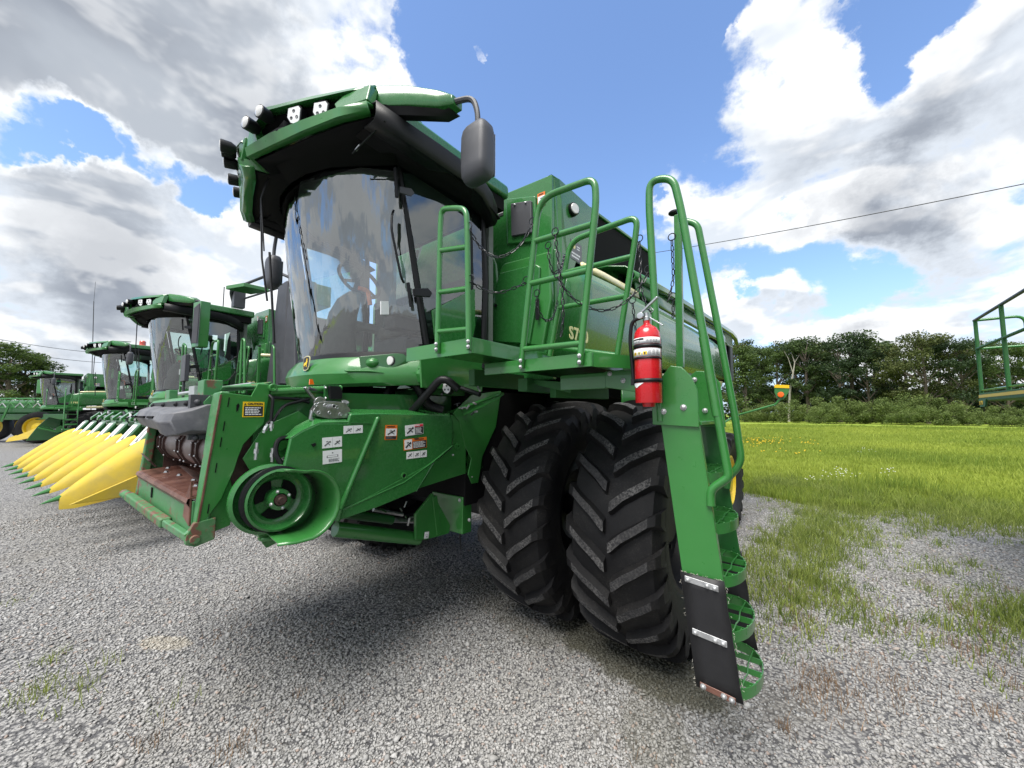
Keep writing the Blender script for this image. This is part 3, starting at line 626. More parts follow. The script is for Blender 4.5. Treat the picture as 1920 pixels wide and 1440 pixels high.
b = MB(); b.ball(onnose(692,680,.03), (.055,.05,.04), 16); b.build('round_bump', 'green', npan)
b = MB(); b.prism([onnose(652,697,-.03), onnose(700,697,-.03), onnose(722,700,-.02), onnose(735,708,.05), onnose(712,712,.10), onnose(668,706,.05)], (0,0,.012)); b.build('front_shelf', 'green', npan, bevel=.004)
# leaping-deer emblem
e0 = onnose(575, 694, -.004); eu = (onnose(584, 690, -.004) - onnose(566, 694, -.004)).normalized(); ev = Vector((0,.12,1)); ev = (ev - eu*ev.dot(eu)).normalized()
d = Dec(e0, eu, ev); S_ = .105
sh = [(-.26,.06),(-.34,.3),(-.36,.8),(-.28,.98),(0,1.04),(.28,.98),(.36,.8),(.34,.3),(.26,.06),(0,0)]
d.poly([(x*S_*1.14, y*S_*1.12-S_*.06) for x, y in sh], 0, .006); d.poly([(x*S_, y*S_) for x, y in sh], 1, .008)
deer = [(-.27,.38),(-.18,.30),(-.22,.16),(-.12,.34),(.02,.42),(.10,.22),(.16,.20),(.12,.42),(.20,.62),(.14,.68),(.22,.88),(.10,.74),(.06,.92),(.02,.72),(.05,.64),(-.05,.58),(-.20,.54)]
d.poly([(x*S_*.95, y*S_) for x, y in deer], 2, .010); d.build('emblem', ['cream','label_black','label_yellow'], npan)

# ------------------------------------------------------------------ roof
half_top = [(0,-2.30),(.10,-2.37),(.30,-2.36),(.62,-2.20),(.92,-2.05),(1.06,-1.97)]
half_low = [(0,-2.27),(.08,-2.40),(.33,-2.31),(.62,-2.24),(.93,-2.15),(1.14,-2.06)]
def rings_roof(lo_z, hi_z):
    tops = [(-x,y) for x, y in half_top[::-1]][:-1] + half_top; lows = [(-x,y) for x, y in half_low[::-1]][:-1] + half_low
    return tops, lows
tops, lows = rings_roof(0, 0)
def zt(x): return 4.0 - .10*max(0, 1-abs(x)/.35)*1.0
def zl(x): return 3.74 - .05*max(0, 1-abs(x)/.3)
b = MB(); rings = []
for (tx, ty), (lx, ly) in zip(tops, lows):
    cen = max(0, 1-abs(tx)/.14); rin = .075*(1-cen)
    T = Vector((tx, ty, zt(tx))); L = Vector((lx, ly, zl(lx))); m1 = T.lerp(L, .13); m2 = T.lerp(L, .80); inn = Vector((0, .10, 0))*(1-cen)
    rings.append([Vector((tx*.93, ty+.45, zt(tx)+.05)), Vector((tx*.98, ty+.08, zt(tx)+.02)), T, m1 + Vector((0,-.02,0)), m2+Vector((0,-.02,0)), L, L + Vector((-lx*.03, .04, .002))])
# upper brow and lower brow with an open dark pocket between them in each half
up = MB(); up.loft([[r[0], r[1], r[2], r[3], r[3]+Vector((0,.05,0))] for r in rings]); 
lo_ = MB(); lo_.loft([[r[4]+Vector((0,.05,.0)), r[4], r[5], r[6]] for r in rings])
brow = up.build('roof_brow', 'green_panel', CB, solid=.02, angle=30); lb = lo_.build('lower_brow', 'green', brow, solid=.02, angle=30)
b = MB(); b.loft([[r[5]+Vector((0,-.006,0)), r[5]+Vector((.05,.01,-.03)), r[5]+Vector((.11,.06,-.035))] for r in rings[:5]]); b.build('brow_return', 'green', brow, solid=.01, angle=40)
b = MB(); b.loft([[r[3]+Vector((0,.05,0)), r[3].lerp(r[4],.5)+Vector((0,.16,0)), r[4]+Vector((0,.05,0))] for r in rings]); b.build('lamp_pocket', 'black_matt', brow)
# green webs closing the pocket at the centre and at the corners
for s in (1, -1):
    w1 = MB(); w1.prism([Vector((s*.04,-2.39,3.92)), Vector((s*.16,-2.40,3.90)), Vector((s*.20,-2.37,3.75)), Vector((s*.06,-2.41,3.73))], (0,.06,0))
    w1.prism([Vector((s*1.09,-2.02,3.97)), Vector((s*.88,-2.09,3.96)), Vector((s*.84,-2.14,3.88)), Vector((s*.90,-2.15,3.80)), Vector((s*1.12,-2.06,3.82))], (s*-.02,.07,0))
    w1.build('corner_web', 'green_panel', brow, bevel=.01)
MB().box((-.05,-2.38,3.76),(.05,-2.28,3.92)).build('centre_web', 'green_panel', brow, bevel=.01)
# roof slab, black side valance, underside
b = MB(); outl = [(-1.12,-.55),(-1.14,-1.9)] + [(x*.97, y+.10) for x, y in tops] + [(1.14,-1.9),(1.12,-.55)]
b.prism([(x*.96, y, 3.84) for x, y in outl], (0,0,.13)); b.build('roof_panel', 'green_panel', brow, bevel=.03)
for s in (1, -1):
    b = MB(); rings2 = []
    for y, z0, z1, dx in ((-2.02,3.69,3.82,0),(-1.8,3.68,3.81,.01),(-1.5,3.67,3.81,.015),(-1.2,3.67,3.81,.01),(-1.0,3.64,3.78,.0),(-.86,3.58,3.74,-.03),(-.76,3.50,3.66,-.06)):
        rings2.append([(s*(1.10+dx), y, z1), (s*(1.16+dx), y, z1-.01), (s*(1.16+dx), y, z0+.03), (s*(1.14+dx), y, z0), (s*(1.02+dx), y, z0+.01)])
    b.loft(rings2); b.build('side_valance', 'black', brow, solid=.012)
b = MB(); und = [(x*.985, y+.06, zl(x)-.01) for x, y in lows]
inner = [(x*.80, wy(max(-XC,min(XC,x*.80)), 3.70)-.02, 3.665) for x, y in lows]
b.loft([[u_, ((u_[0]+i_[0])/2, (u_[1]+i_[1])/2, 3.735), i_] for u_, i_ in zip(und, inner)])
b.loft([[(1.13*k, y, z) for y, z in ((-2.0,3.715),(-1.5,3.68),(-1.0,3.65),(-.75,3.55))] for k in (1,.78)])
b.loft([[(-1.13*k, y, z) for y, z in ((-2.0,3.715),(-1.5,3.68),(-1.0,3.65),(-.75,3.55))] for k in (1,.78)])
b.build('roof_underside', 'black_matt', brow, solid=.01)
MB().box((-1.05,-1.95,3.71),(1.05,-.6,3.83)).build('roof_duct', 'black_matt', brow)
# lamps: two drum lamps and two angular white LED lamps in each half
def drum_lamp(c, dr, parent):
    dr = Vector(dr).normalized(); b = MB(); b.lathe(c, dr, [(0,-.05),(.028,-.05),(.045,-.02),(.047,.045),(.040,.05)], 18, m=0); b.lathe(Vector(c)+dr*.048, dr, [(.041,0),(.034,.006),(0,.010)], 18, m=1)
    b.build('round_work_lamp', ['black','lamp_glass'], parent)
def led_lamp(c, dr, parent, sz=.056):
    dr = Vector(dr).normalized(); ux = Vector((0,0,1)).cross(dr).normalized()*-1; uy = dr.cross(ux)*-1; uy = Vector((0,0,1)); uy = (uy - dr*uy.dot(dr)).normalized(); ux = uy.cross(dr)
    d = Dec(Vector(c), ux, uy); sh = [(-.8,.95),(.7,1.0),(1.0,.6),(.75,-.75),(.2,-1.15),(-.55,-.85),(-1.0,-.1)]
    d.n = dr
    d.prism([d.o + ux*a*sz*1.15 + uy*c2*sz*1.15 - dr*.05 for a, c2 in sh], dr*.05, 0)
    d.prism([d.o + ux*a*sz + uy*c2*sz for a, c2 in sh], dr*.006, 1)
    for a, c2 in ((0,.5),(-.4,-.3),(.42,-.3)): d.lathe(d.o + (ux*a+uy*c2)*sz + dr*.005, dr, [(sz*.22,0),(sz*.2,.004),(sz*.1,.001),(0,.001)], 10, m=2)
    d.bar(d.o+uy*sz*1.0-dr*.02, d.o+uy*sz*1.45-dr*.02, sz*.7, .02, dr, m=0)
    d.build('led_work_lamp', ['black','white','dark_grey'], parent, bevel=.002)
for s in (1, -1):
    fw = 0 if s > 0 else -.035; drum_lamp((s*.20,-2.42+fw,3.865), (s*.25,-1,-.05), brow); drum_lamp((s*.335,-2.38+fw,3.905), (s*.3,-1,-.05), brow)
    led_lamp((s*.52,-2.26+fw,3.885), (s*.45,-1,-.12), brow); led_lamp((s*.72,-2.17+fw,3.875), (s*.55,-1,-.12), brow)
    b = MB(); b.box((s*.15,-2.30,3.79),(s*.45,-2.26,3.86)); b.tube([(s*.25,-2.33,3.82),(s*.4,-2.32,3.80),(s*.55,-2.22,3.81)], .012, 6); b.build('lamp_wiring', 'black', brow)
for q in ((434,306),(441,338),(450,362)):
    c_ = P(*q,'Z',3.86); b = MB(); b.bar(c_+Vector((0,.03,0)), c_+Vector((.06,.22,0)), .05, .06); b.build('lamp_bracket', 'black', brow); drum_lamp(c_, (-.35,-1,-.05), brow)
# ---- mirrors with their arms
for s in (1, -1):
    am = MB(); sec = []
    for t, (x, y, z, h1, dep) in enumerate([(1.05,-1.93,3.965,.085,.10),(1.25,-1.82,3.935,.08,.11),(1.42,-1.70,3.90,.066,.10),(1.50,-1.64,3.885,.035,.06)]):
        sec.append([(s*x, y-.02, z+h1*.75), (s*x, y-.035, z+h1*.5), (s*x, y-.035, z-h1*.55), (s*x, y-.02, z-h1), (s*x, y+dep, z-h1), (s*x, y+dep, z+h1*.75)])
    am.loft(sec, closed=True, cap=True); arm = am.build('mirror_arm', 'green_panel', CB, bevel=.006)
    b = MB(); b.loft([[(s*x, y-.015, z), (s*x, y+.02, z-dz), (s*x, y+.09, z-dz), (s*x, y+.10, z)] for x, y, z, dz in ((1.07,-1.93,3.885,.05),(1.25,-1.82,3.862,.055),(1.40,-1.70,3.84,.04),(1.46,-1.66,3.845,.01))], closed=True, cap=True); b.build('arm_underside', 'black', arm, solid=.0)
    ms = Vector((s*1.665, -1.60, 3.46))
    b = MB(); b.tube(fillet([(s*1.46,-1.65,3.885), (s*1.62,-1.60,3.87), (s*1.665,-1.60,3.74), (s*1.665,-1.60,3.62)], .10, 6), .019, 8); b.build('mirror_tube', 'dark_grey', arm)
    b = MB(); sec = []
    for k, (z, ww, dd) in enumerate([(-.222,.060,.03),(-.21,.088,.045),(-.17,.104,.07),(-.10,.108,.072),(0,.110,.072),(.13,.108,.07),(.18,.100,.062),(.207,.082,.05),(.216,.05,.03)]):
        z *= .88; sec.append([ms + Vector((ww*math.copysign(abs(math.cos(a))**.38, math.cos(a)), dd*math.copysign(abs(math.sin(a))**.7, math.sin(a)) + (.0), z)) for a in [2*math.pi*j/20 for j in range(20)]])
    b.loft(sec, closed=True, cap=True); b.build('mirror_housing', 'dark_grey', arm, angle=50)
    b = MB(); b.prism([ms+Vector((x*.09,.066,z)) for x, z in ((-1,-.15),(1,-.15),(1,.13),(-1,.13))], (0,.006,0)); b.build('mirror_glass', 'steel', arm)
b = MB(); b.tube([P(722,226,'X',1.17), P(661,288,'X',.80)], .006, 6); b.tube([P(667,282,'X',.83), P(675,272,'X',.87)], .009, 6, m=1); b.build('gas_strut', ['black','steel'], CB)
#@@PART3
# ------------------------------------------------------------------ platforms
def platform(name, x0, x1, y0, y1, z, h, mt='green', parent=CB, lip=.004):
    b = MB(); b.box((x0, y0, z-.025), (x1, y1, z-.003)); o = b.build(name, mt, parent)
    b = MB(); b.box((x0, y0-.006, z-h), (x1, y0, z)); b.build('front_fascia', mt, o, bevel=.003)
    b = MB(); b.box((x1, y0-.006, z-h), (x1+.006, y1, z)); b.build('side_fascia', mt, o, bevel=.003); return o
p1 = platform('cab_platform', 1.20, 1.80, -1.77, -.45, 2.225, .09)
p2 = platform('middle_platform', 1.62, 2.38, -1.47, -.55, 2.12, .075)
b = MB(); b.prism([(2.38,-1.473,2.12),(2.58,-1.10,2.115),(2.58,-1.10,2.045),(2.38,-1.473,2.045)], (-.006,.003,0)); b.prism([(2.38,-1.47,2.114),(2.58,-1.10,2.112),(2.3,-.8,2.112)], (0,0,-.01)); b.build('angled_fascia', 'green', p2)
p3 = platform('ladder_platform', 2.02, 2.50, -1.16, -.55, 2.045, .085)
b = MB(); b.box((2.02,-1.20,1.945),(2.33,-1.165,2.04)); b.prism([(2.33,-1.205,2.045),(2.64,-1.205,2.055),(2.66,-1.205,1.97),(2.60,-1.205,1.86),(2.50,-1.205,1.92),(2.33,-1.205,1.95)], (0,.008,0)); b.build('bracket_plate', 'green', p3, bevel=.004)
b = MB(); rivets(b, [(2.36,-1.207,2.03),(2.44,-1.207,1.985),(2.555,-1.207,2.035),(2.555,-1.207,1.975)], (0,-1,0), .011); b.build('bolt', 'zinc', p3)
b = MB(); b.box((2.45,-1.24,2.04),(2.62,-1.10,2.10)); b.build('step_bracket', 'green', p3, bevel=.008)
b = MB(); b.bar((1.9,-1.10,1.95),(2.05,-.6,1.95),.06,.09).box((1.30,-1.3,2.0),(1.36,-.7,2.12)).box((1.68,-1.2,1.95),(1.76,-.7,2.04)); b.prism([(2.05,-1.12,2.0),(2.05,-1.12,1.93),(1.8,-1.12,1.99),(1.7,-1.12,2.04)],(0,.01,0)); b.build('platform_support', 'green_flat', CB, bevel=.004)

# ------------------------------------------------------------------ railings
rings_at = []
def PY(pts, y): return [P(a, c, 'Y', y) for a, c in pts]
def railing(name, outline, rungs, y, r=.019, fil=.10, bolts=(), parent=CB):
    b = MB(); b.tube(fillet(PY(outline, y), fil, 7), r, 12)
    o = b.build(name, 'green', parent, angle=60)
    for a, c in rungs:
        b = MB(); b.tube(PY([a, c], y), r*.92, 10); b.build('rung', 'green', o, angle=60)
    if bolts: b = MB(); rivets(b, PY(bolts, y-r), (0,-1,0), .009); b.build('bolt', 'zinc', o)
    return o
r1 = railing('cab_side_railing', [(820,662),(826,420),(828,392),(852,390),(874,392),(876,425),(879,656)], [((826,470),(875,463)),((824,548),(877,541)),((821,622),(878,617))], -1.79, .0165, .095, [(818,645),(818,655),(878,640),(878,650)])
r2 = railing('front_railing', [(977,690),(1002,452),(1011,372),(1115,334),(1118,376),(1087,684)], [((1002,453),(1109,421)),((995,532),(1101,507)),((982,655),(1089,644))], -1.49, .019, .14, [(976,676),(976,688),(1086,667),(1086,679)])
r3 = railing('rear_railing', [(1031,668),(1060,509),(1069,452),(1196,405),(1191,450),(1156,676)], [((1060,511),(1185,481)),((1049,577),(1174,555)),((1036,650),(1159,667))], -1.05, .019, .14)
# ------------------------------------------------------------------ ladder
LY0, LY1 = -1.20, -.72
def lx(z): return 2.63 + (1.84 - z) * .112                      # inner edge of the stringer, leaning outwards downwards
lad = MB()
def strg(y, dy, mb, z0=1.0, z1=1.86, w_=.185): mb.prism([(lx(z1), y, z1), (lx(z1)+w_, y, z1), (lx(z0)+w_, y, z0), (lx(z0), y, z0)], (0, dy, 0))
strg(LY0, .010, lad, .96, 1.80); lad.prism([(lx(1.8)+.179, LY0, 1.80), (lx(1.8)+.185, LY0, 1.80), (lx(.96)+.185, LY0, .96), (lx(.96)+.179, LY0, .96)], (0,.035,0))
lo = lad.build('ladder', 'green', CB, bevel=.003)
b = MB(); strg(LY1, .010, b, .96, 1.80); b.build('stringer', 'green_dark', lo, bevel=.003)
b = MB(); b.prism([(2.60,LY0-.004,1.74),(2.60,LY0-.004,1.90),(2.66,LY0-.004,2.00),(2.70,LY0-.004,2.05),(2.755,LY0-.004,2.04),(2.80,LY0-.004,1.99),(2.828,LY0-.004,1.92),(2.83,LY0-.004,1.73)], (0,-.008,0)); b.build('pivot_plate', 'green', lo, bevel=.004)
b = MB(); b.prism([(2.70,LY1-.03,1.72),(2.68,LY1-.03,2.03),(2.72,LY1-.03,2.06),(2.80,LY1-.03,2.05),(2.85,LY1-.03,1.98),(2.87,LY1-.03,1.72)], (0,-.008,0)); b.build('pivot_plate', 'green', lo, bevel=.004)
b = MB(); rivets(b, [(2.66,LY0-.012,1.81),(2.76,LY0-.012,1.83)]+[P(*q,'Y',LY1-.04) for q in ((1302,712),(1302,735),(1303,752),(1322,770))], (0,-1,0), .012); b.build('bolt', 'zinc', lo)
# D-shaped grated steps
for k, z in enumerate((1.76, 1.50, 1.255, 1.01, .765, .52)):
    x0 = lx(z) + .06; ext = .135
    y0, y1 = LY0+.012, LY1-.002; yc = (y0+y1)/2; ry = (y1-y0)/2
    b = MB(); 
    if k == 0:
        b.box((lx(z)+.02, y0, z-.02), (lx(z)+.20, y1, z)); st_ = b.build('top_step', 'green', lo, bevel=.004); continue
    arc = [(x0, y0)] + [(x0+.05+ext*math.cos(t)*1.0, yc+ry*math.sin(t)) for t in [(-math.pi/2)+math.pi*i/14 for i in range(15)]] + [(x0, y1)]
    o_ = [Vector((x, y, z)) for x, y in arc]; i_ = [Vector((x-.004*(1 if 0<i<16 else 0), yc+(y-yc)*.985, z)) for i, (x, y) in enumerate(arc)]
    b.loft([[p-Vector((0,0,.05)) for p in o_], o_, i_, [p-Vector((0,0,.05)) for p in i_]])
    b.box((x0-.004, y0, z-.05), (x0, y1, z+.03))
    for j in range(1, 4): yy = y0+(y1-y0)*j/4; xe = x0+.05+ext*math.sqrt(max(0, 1-((yy-yc)/ry)**2)); b.bar((x0, yy, z-.016), (xe, yy, z-.016), .004, .028)
    for xx in (x0+.05, x0+.12): half = ry*math.sqrt(max(0.05, 1-max(0,(xx-x0-.05)/ext)**2)); b.tube([(xx, yc-half*.97, z-.006), (xx, yc-half*.5, z+.0), (xx+.005, yc-half*.25, z-.004), (xx, yc, z), (xx-.005, yc+half*.25, z-.004), (xx, yc+half*.97, z-.006)], .0035, 5)
    for i in range(10):
        tt = -1.3+2.6*i/9; b.ball((x0+.05+ext*.97*math.cos(tt), yc+ry*.97*math.sin(tt), z+.001), .005, 5)
    b.build('step', 'green', lo, angle=45)
# belting flaps on the lower ends
def flap(y, parent):
    f = MB(); rg = random.Random(3); rows = []
    for k in range(9):
        z = 1.01 - (1.01-.492)*k/8; rows.append([(lx(z)-.004+rg.uniform(-.002,.002), y, z), (lx(z)+.06, y-.004-.003*math.sin(k), z), (lx(z)+.13, y-.003, z), (lx(z)+.19+rg.uniform(-.003,.003), y, z-.012*0)])
    f.loft(rows); o = f.build('rubber_flap', 'rubber_flap', parent, solid=.009); return o
fl = flap(LY0-.010, lo); flap(LY1+.016, lo)
for zz, mt in ((.985,'zinc'),(.745,'zinc'),(.508,'rust')):
    b = MB(); a = Vector((lx(zz)+.015, LY0-.018, zz)); c = Vector((lx(zz)+.165, LY0-.018, zz-.012)); b.prism([a+Vector((0,0,.014)), a-Vector((0,0,.014)), c-Vector((0,0,.014)), c+Vector((0,0,.014))], (0,-.004,0)); s_ = b.build('clamp_strip', mt, lo, bevel=.003)
    b = MB(); rivets(b, [a.lerp(c,t)+Vector((0,-.004,0)) for t in (.1,.68,.9)], (0,-1,0), .010); b.build('rivet', 'zinc', lo)
b = MB(); rg = random.Random(9)
for k in range(50):
    z = rg.uniform(.49,1.0); e = rg.choice((0,1,1)); x = lx(z) + (-.006 if e == 0 else .196); p = Vector((x, LY0-.012, z)); q = p + Vector((rg.uniform(.0,.010)*(1 if e else -1), rg.uniform(-.006,.006), rg.uniform(-.016,.004))); b.tube([p, p.lerp(q,.5)+Vector((.002,0,0)), q], .0005, 4)
for k in range(30):
    x = lx(1.0)+rg.uniform(0,.19); p = Vector((x, LY0-.014, 1.012)); b.tube([p, p+Vector((rg.uniform(-.008,.008),-.003,rg.uniform(.002,.009)))], .0007, 4)
b.build('frayed_edge', 'fray', lo)
# ladder handrails and gate post
b = MB(); b.tube(fillet(PY([(1239,790),(1228,575),(1217,384),(1218,338),(1262,333),(1277,392),(1319,630),(1364,880),(1366,895),(1332,918),(1333,948)], LY0), .09, 7), .020, 12)
b.tube(PY([(1319,632),(1345,780)], LY0), .0225, 12)
b.build('ladder_handrail', 'green', lo, angle=60)
b = MB(); pts = [P(*q,'Y',LY1-.02) for q in ((1283,414),(1308,420),(1345,607),(1378,780),(1391,868),(1364,898),(1362,915))]
b.tube(fillet(pts, .06, 6), .020, 12); b.build('ladder_handrail', 'green', lo, angle=60)
b = MB(); q0 = P(1271,404,'Y',-.95); q1 = P(1276,690,'Y',-.95); b.bar(q0, q1, .038, .038, (0,1,0)); b.build('gate_post', 'green', CB, bevel=.004)
b = MB(); b.ball(P(1264,399,'Y',-.95), (.035,.03,.016), 12); b.build('gate_latch', 'black', CB)
# ------------------------------------------------------------------ chains
def chain(pts, parent=CB, pitch=.034, ring0=True, ring1=False):
    pts = [Vector(p) for p in pts]; sm = []
    for i in range(len(pts)-1):                                    # Catmull-Rom through the given points
        p0 = pts[max(0,i-1)]; p1 = pts[i]; p2 = pts[i+1]; p3 = pts[min(len(pts)-1,i+2)]
        for k in range(12):
            t = k/12; sm.append(.5*((2*p1)+(p2-p0)*t+(2*p0-5*p1+4*p2-p3)*t*t+(-p0+3*p1-3*p2+p3)*t**3))
    sm.append(pts[-1]); L = [0]
    for a, c in zip(sm, sm[1:]): L.append(L[-1]+(c-a).length)
    n = max(2, int(L[-1]/pitch)); b = MB(); side = Vector((.37,.5,.78)).normalized()
    def atl(s_):
        s_ = max(0, min(L[-1]-1e-6, s_)); i = max(j for j in range(len(L)) if L[j] <= s_); i = min(i, len(sm)-2); return sm[i].lerp(sm[i+1], (s_-L[i])/max(1e-9, L[i+1]-L[i]))
    for k in range(n):
        c = atl((k+.5)*L[-1]/n); d = (atl((k+1)*L[-1]/n)-atl(k*L[-1]/n)).normalized(); u = (side - d*side.dot(d)).normalized(); v = d.cross(u); w_ = u if k % 2 else v
        hl, hw = pitch*.42, .0075; path = []
        for a in range(10): t = 2*math.pi*a/10; path.append(c + d*(math.cos(t)*hw + math.copysign(hl-hw*.6, math.cos(t))) + w_*math.sin(t)*hw)
        b.tube(path, .0032, 5, closed=True)
    for fl_, p in ((ring0, pts[0]), (ring1, pts[-1])):
        if fl_: b.tube([p + Vector((math.cos(t)*.021, 0, math.sin(t)*.021)) + Vector((0,0,.018)) for t in [k*math.pi/8 for k in range(16)]], .0032, 6, closed=True)
    return b.build('safety_chain', 'chain', parent, angle=60)
def C5(l): return [P(780+a/3.51, 310+c/3.51, 'Y', y) for a, c, y in l]
chain(C5([(350,420,-1.79),(430,545,-1.72),(545,603,-1.66),(680,530,-1.58),(765,385,-1.50)]), r1, ring1=True)
chain(C5([(362,765,-1.79),(440,815,-1.72),(540,838,-1.66),(640,810,-1.58),(722,775,-1.50)]), r1, ring1=True)
chain(C5([(915,455,-1.51),(928,560,-1.51),(945,700,-1.51),(962,820,-1.51),(968,1000,-1.51),(953,1130,-1.51)]), r2)
chain(C5([(930,735,-1.51),(985,820,-1.50),(1060,895,-1.46),(1180,950,-1.40),(1290,945,-1.34),(1400,880,-1.28),(1480,790,-1.24),(1530,705,-1.21)]), r2, ring1=True)
chain(C5([(870,545,-1.40),(880,640,-1.40),(910,712,-1.38),(950,690,-1.3),(978,590,-1.08)]), r2)
chain(C5([(795,860,-1.40),(805,950,-1.40),(850,1018,-1.35),(900,1000,-1.2),(932,890,-1.08)]), r3)
chain(C5([(1470,500,-1.05),(1476,640,-1.06),(1482,800,-1.10),(1520,930,-1.15),(1570,985,-1.19)]), r3)
chain(C5([(1425,905,-1.05),(1440,1040,-1.05),(1460,1170,-1.05),(1492,1290,-1.05)]), r3)
chain(C5([(1684,490,-.97),(1688,600,-.97),(1692,740,-.97),(1672,850,-1.0),(1655,900,-1.02)]), lo)
chain(C5([(1690,880,-.9),(1692,950,-.9),(1690,1010,-.9)]), lo)

# ------------------------------------------------------------------ feeder house
FX = .82
b = MB()                                                          # side plate with the yellow caution label
sp = [P(*q,'X',FX) for q in ((414,735),(471,742),(484,719),(507,721),(505,742),(495,795),(474,815),(457,833),(447,857),(440,880),(416,935),(389,971),(376,984),(366,985))]
b.prism(sp, (-.012,0,0)); feeder = b.build('feeder_house', 'green', CB, bevel=.004)
b = MB()                                                          # worn columns either side of the mouth
colr = [(FX-.012,-2.685,1.91),(FX-.012,-2.80,1.20),(FX-.15,-2.80,1.20),(FX-.13,-2.69,1.88)]
b.prism([(FX-.001,-2.672,1.92),(FX-.001,-2.74,1.18),(FX-.085,-2.745,1.18),(FX-.07,-2.70,1.82),(FX-.07,-2.69,1.91)], (0,.05,0))
b.build('mouth_column', 'green_worn', feeder, bevel=.012)
b = MB(); b.bar((FX+.001,-2.668,1.90),(FX+.001,-2.738,1.20),.006,.010); b.build('chipped_edge', 'rust', feeder, bevel=.002)
b = MB(); b.prism([(-FX,-2.70,1.86),(-FX,-2.76,1.18),(-FX+.08,-2.76,1.18),(-FX+.05,-2.71,1.84)], (0,.06,0)); b.build('mouth_column', 'green_rust', feeder, bevel=.012)
b = MB(); b.box((-FX,-2.70,1.18),(-FX+.012,-2.2,1.86)); b.build('feeder_side_plate', 'green_worn', feeder)
b = MB(); rings = []                                              # rounded top beam
for x in [ -FX + i*(2*FX-.10)/6 for i in range(7)]:
    rings.append([(x, -2.66, 1.80), (x, -2.705, 1.82), (x, -2.715, 1.86), (x, -2.69, 1.895), (x, -2.64, 1.91), (x, -2.30, 1.93), (x, -2.30, 1.80)])
b.loft(rings, closed=True, cap=True); b.build('top_beam', 'green_worn', feeder, angle=50)
b = MB(); b.prism([(FX-.30,-2.60,1.925),(FX-.02,-2.66,1.935),(FX-.01,-2.50,1.945),(FX-.02,-2.42,1.975),(FX-.55,-2.35,1.96)], (0,0,.012)); b.prism([(.45,-2.69,1.90),(.62,-2.70,1.90),(.62,-2.70,1.99),(.45,-2.69,1.99)], (0,.09,0)); b.prism([(-.60,-2.66,1.90),(-.46,-2.66,1.90),(-.46,-2.66,1.975),(-.60,-2.66,1.975)], (0,.05,0)); b.build('top_cover_plate', 'green_worn', feeder, bevel=.005)
b = MB(); b.tube([(-.75,-2.55,1.955),(.75,-2.50,1.965)], .016, 8); b.tube([(-.75,-2.45,1.97),(.4,-2.42,1.975)], .01, 8); b.box((-.2,-2.6,1.93),(-.05,-2.4,1.99)); b.build('header_latch_rod', 'zinc', feeder)
b = MB(); b.box((-.8,-2.3,1.25),(.78,-1.0,1.30)).box((-.8,-2.3,1.85),(.78,-1.0,1.90)).prism([(.76,-2.5,1.25),(.76,-1.0,1.25),(.76,-1.0,1.95),(.76,-2.5,1.93)], (.03,0,0)).prism([(-.78,-2.5,1.25),(-.78,-1.0,1.25),(-.78,-1.0,1.95),(-.78,-2.5,1.93)], (-.03,0,0)); b.build('feeder_tunnel', 'green_dark', feeder); b = MB(); b.box((-.75,-2.62,1.31),(-.735,-1.9,1.86)).box((.735,-2.62,1.31),(.75,-1.9,1.86)).box((-.74,-2.62,1.80),(.74,-1.9,1.815)); b.build('feeder_lining', 'brown_iron', feeder)
MB().box((-.74,-1.9,1.3),(.74,-1.85,1.86)).build('mouth_dark_wall', 'black_matt', feeder)  # black wall added so the depth of the mouth stays dark
# weathered plastic guard over the mouth
b = MB(); rings = []
for x, zz, dd in ((-.76,0,.0),(-.72,.01,.03),(-.4,.01,.06),(0,0,.065),(.35,-.005,.075),(.45,-.01,.10),(.64,-.015,.11),(.71,-.01,.08),(.74,0,.02)):
    rings.append([(x,-2.62,1.85),(x,-2.69-dd*.5,1.85+zz),(x,-2.75-dd,1.815+zz),(x,-2.77-dd,1.765+zz),(x,-2.74-dd,1.715+zz-dd*.2),(x,-2.62,1.695)])
b.loft(rings, closed=True, cap=True)
g = b.build('plastic_guard', 'grey_cover', feeder, bevel=.008, angle=30)
b = MB(); b.box((-.5,-2.745,1.825),(.55,-2.70,1.875)); rivets(b, [(x,-2.746,1.855) for x in (-.45,-.1,.25,.5)], (0,-1,0), .012); b.build('guard_strip', 'black', feeder, bevel=.004)
b = MB(); [b.box((-.58+.30*k,-2.842,1.77),(-.40+.30*k,-2.828,1.783)) for k in range(3)]; b.build('guard_slots', 'black_matt', feeder)
b = MB(); b.box((.655,-2.77,1.66),(.70,-2.68,1.90)); rivets(b, [(.70,-2.74,1.67),(.70,-2.74,1.86)], (1,0,0), .012); b.build('guard_hinge', 'dark_grey', feeder, bevel=.006)
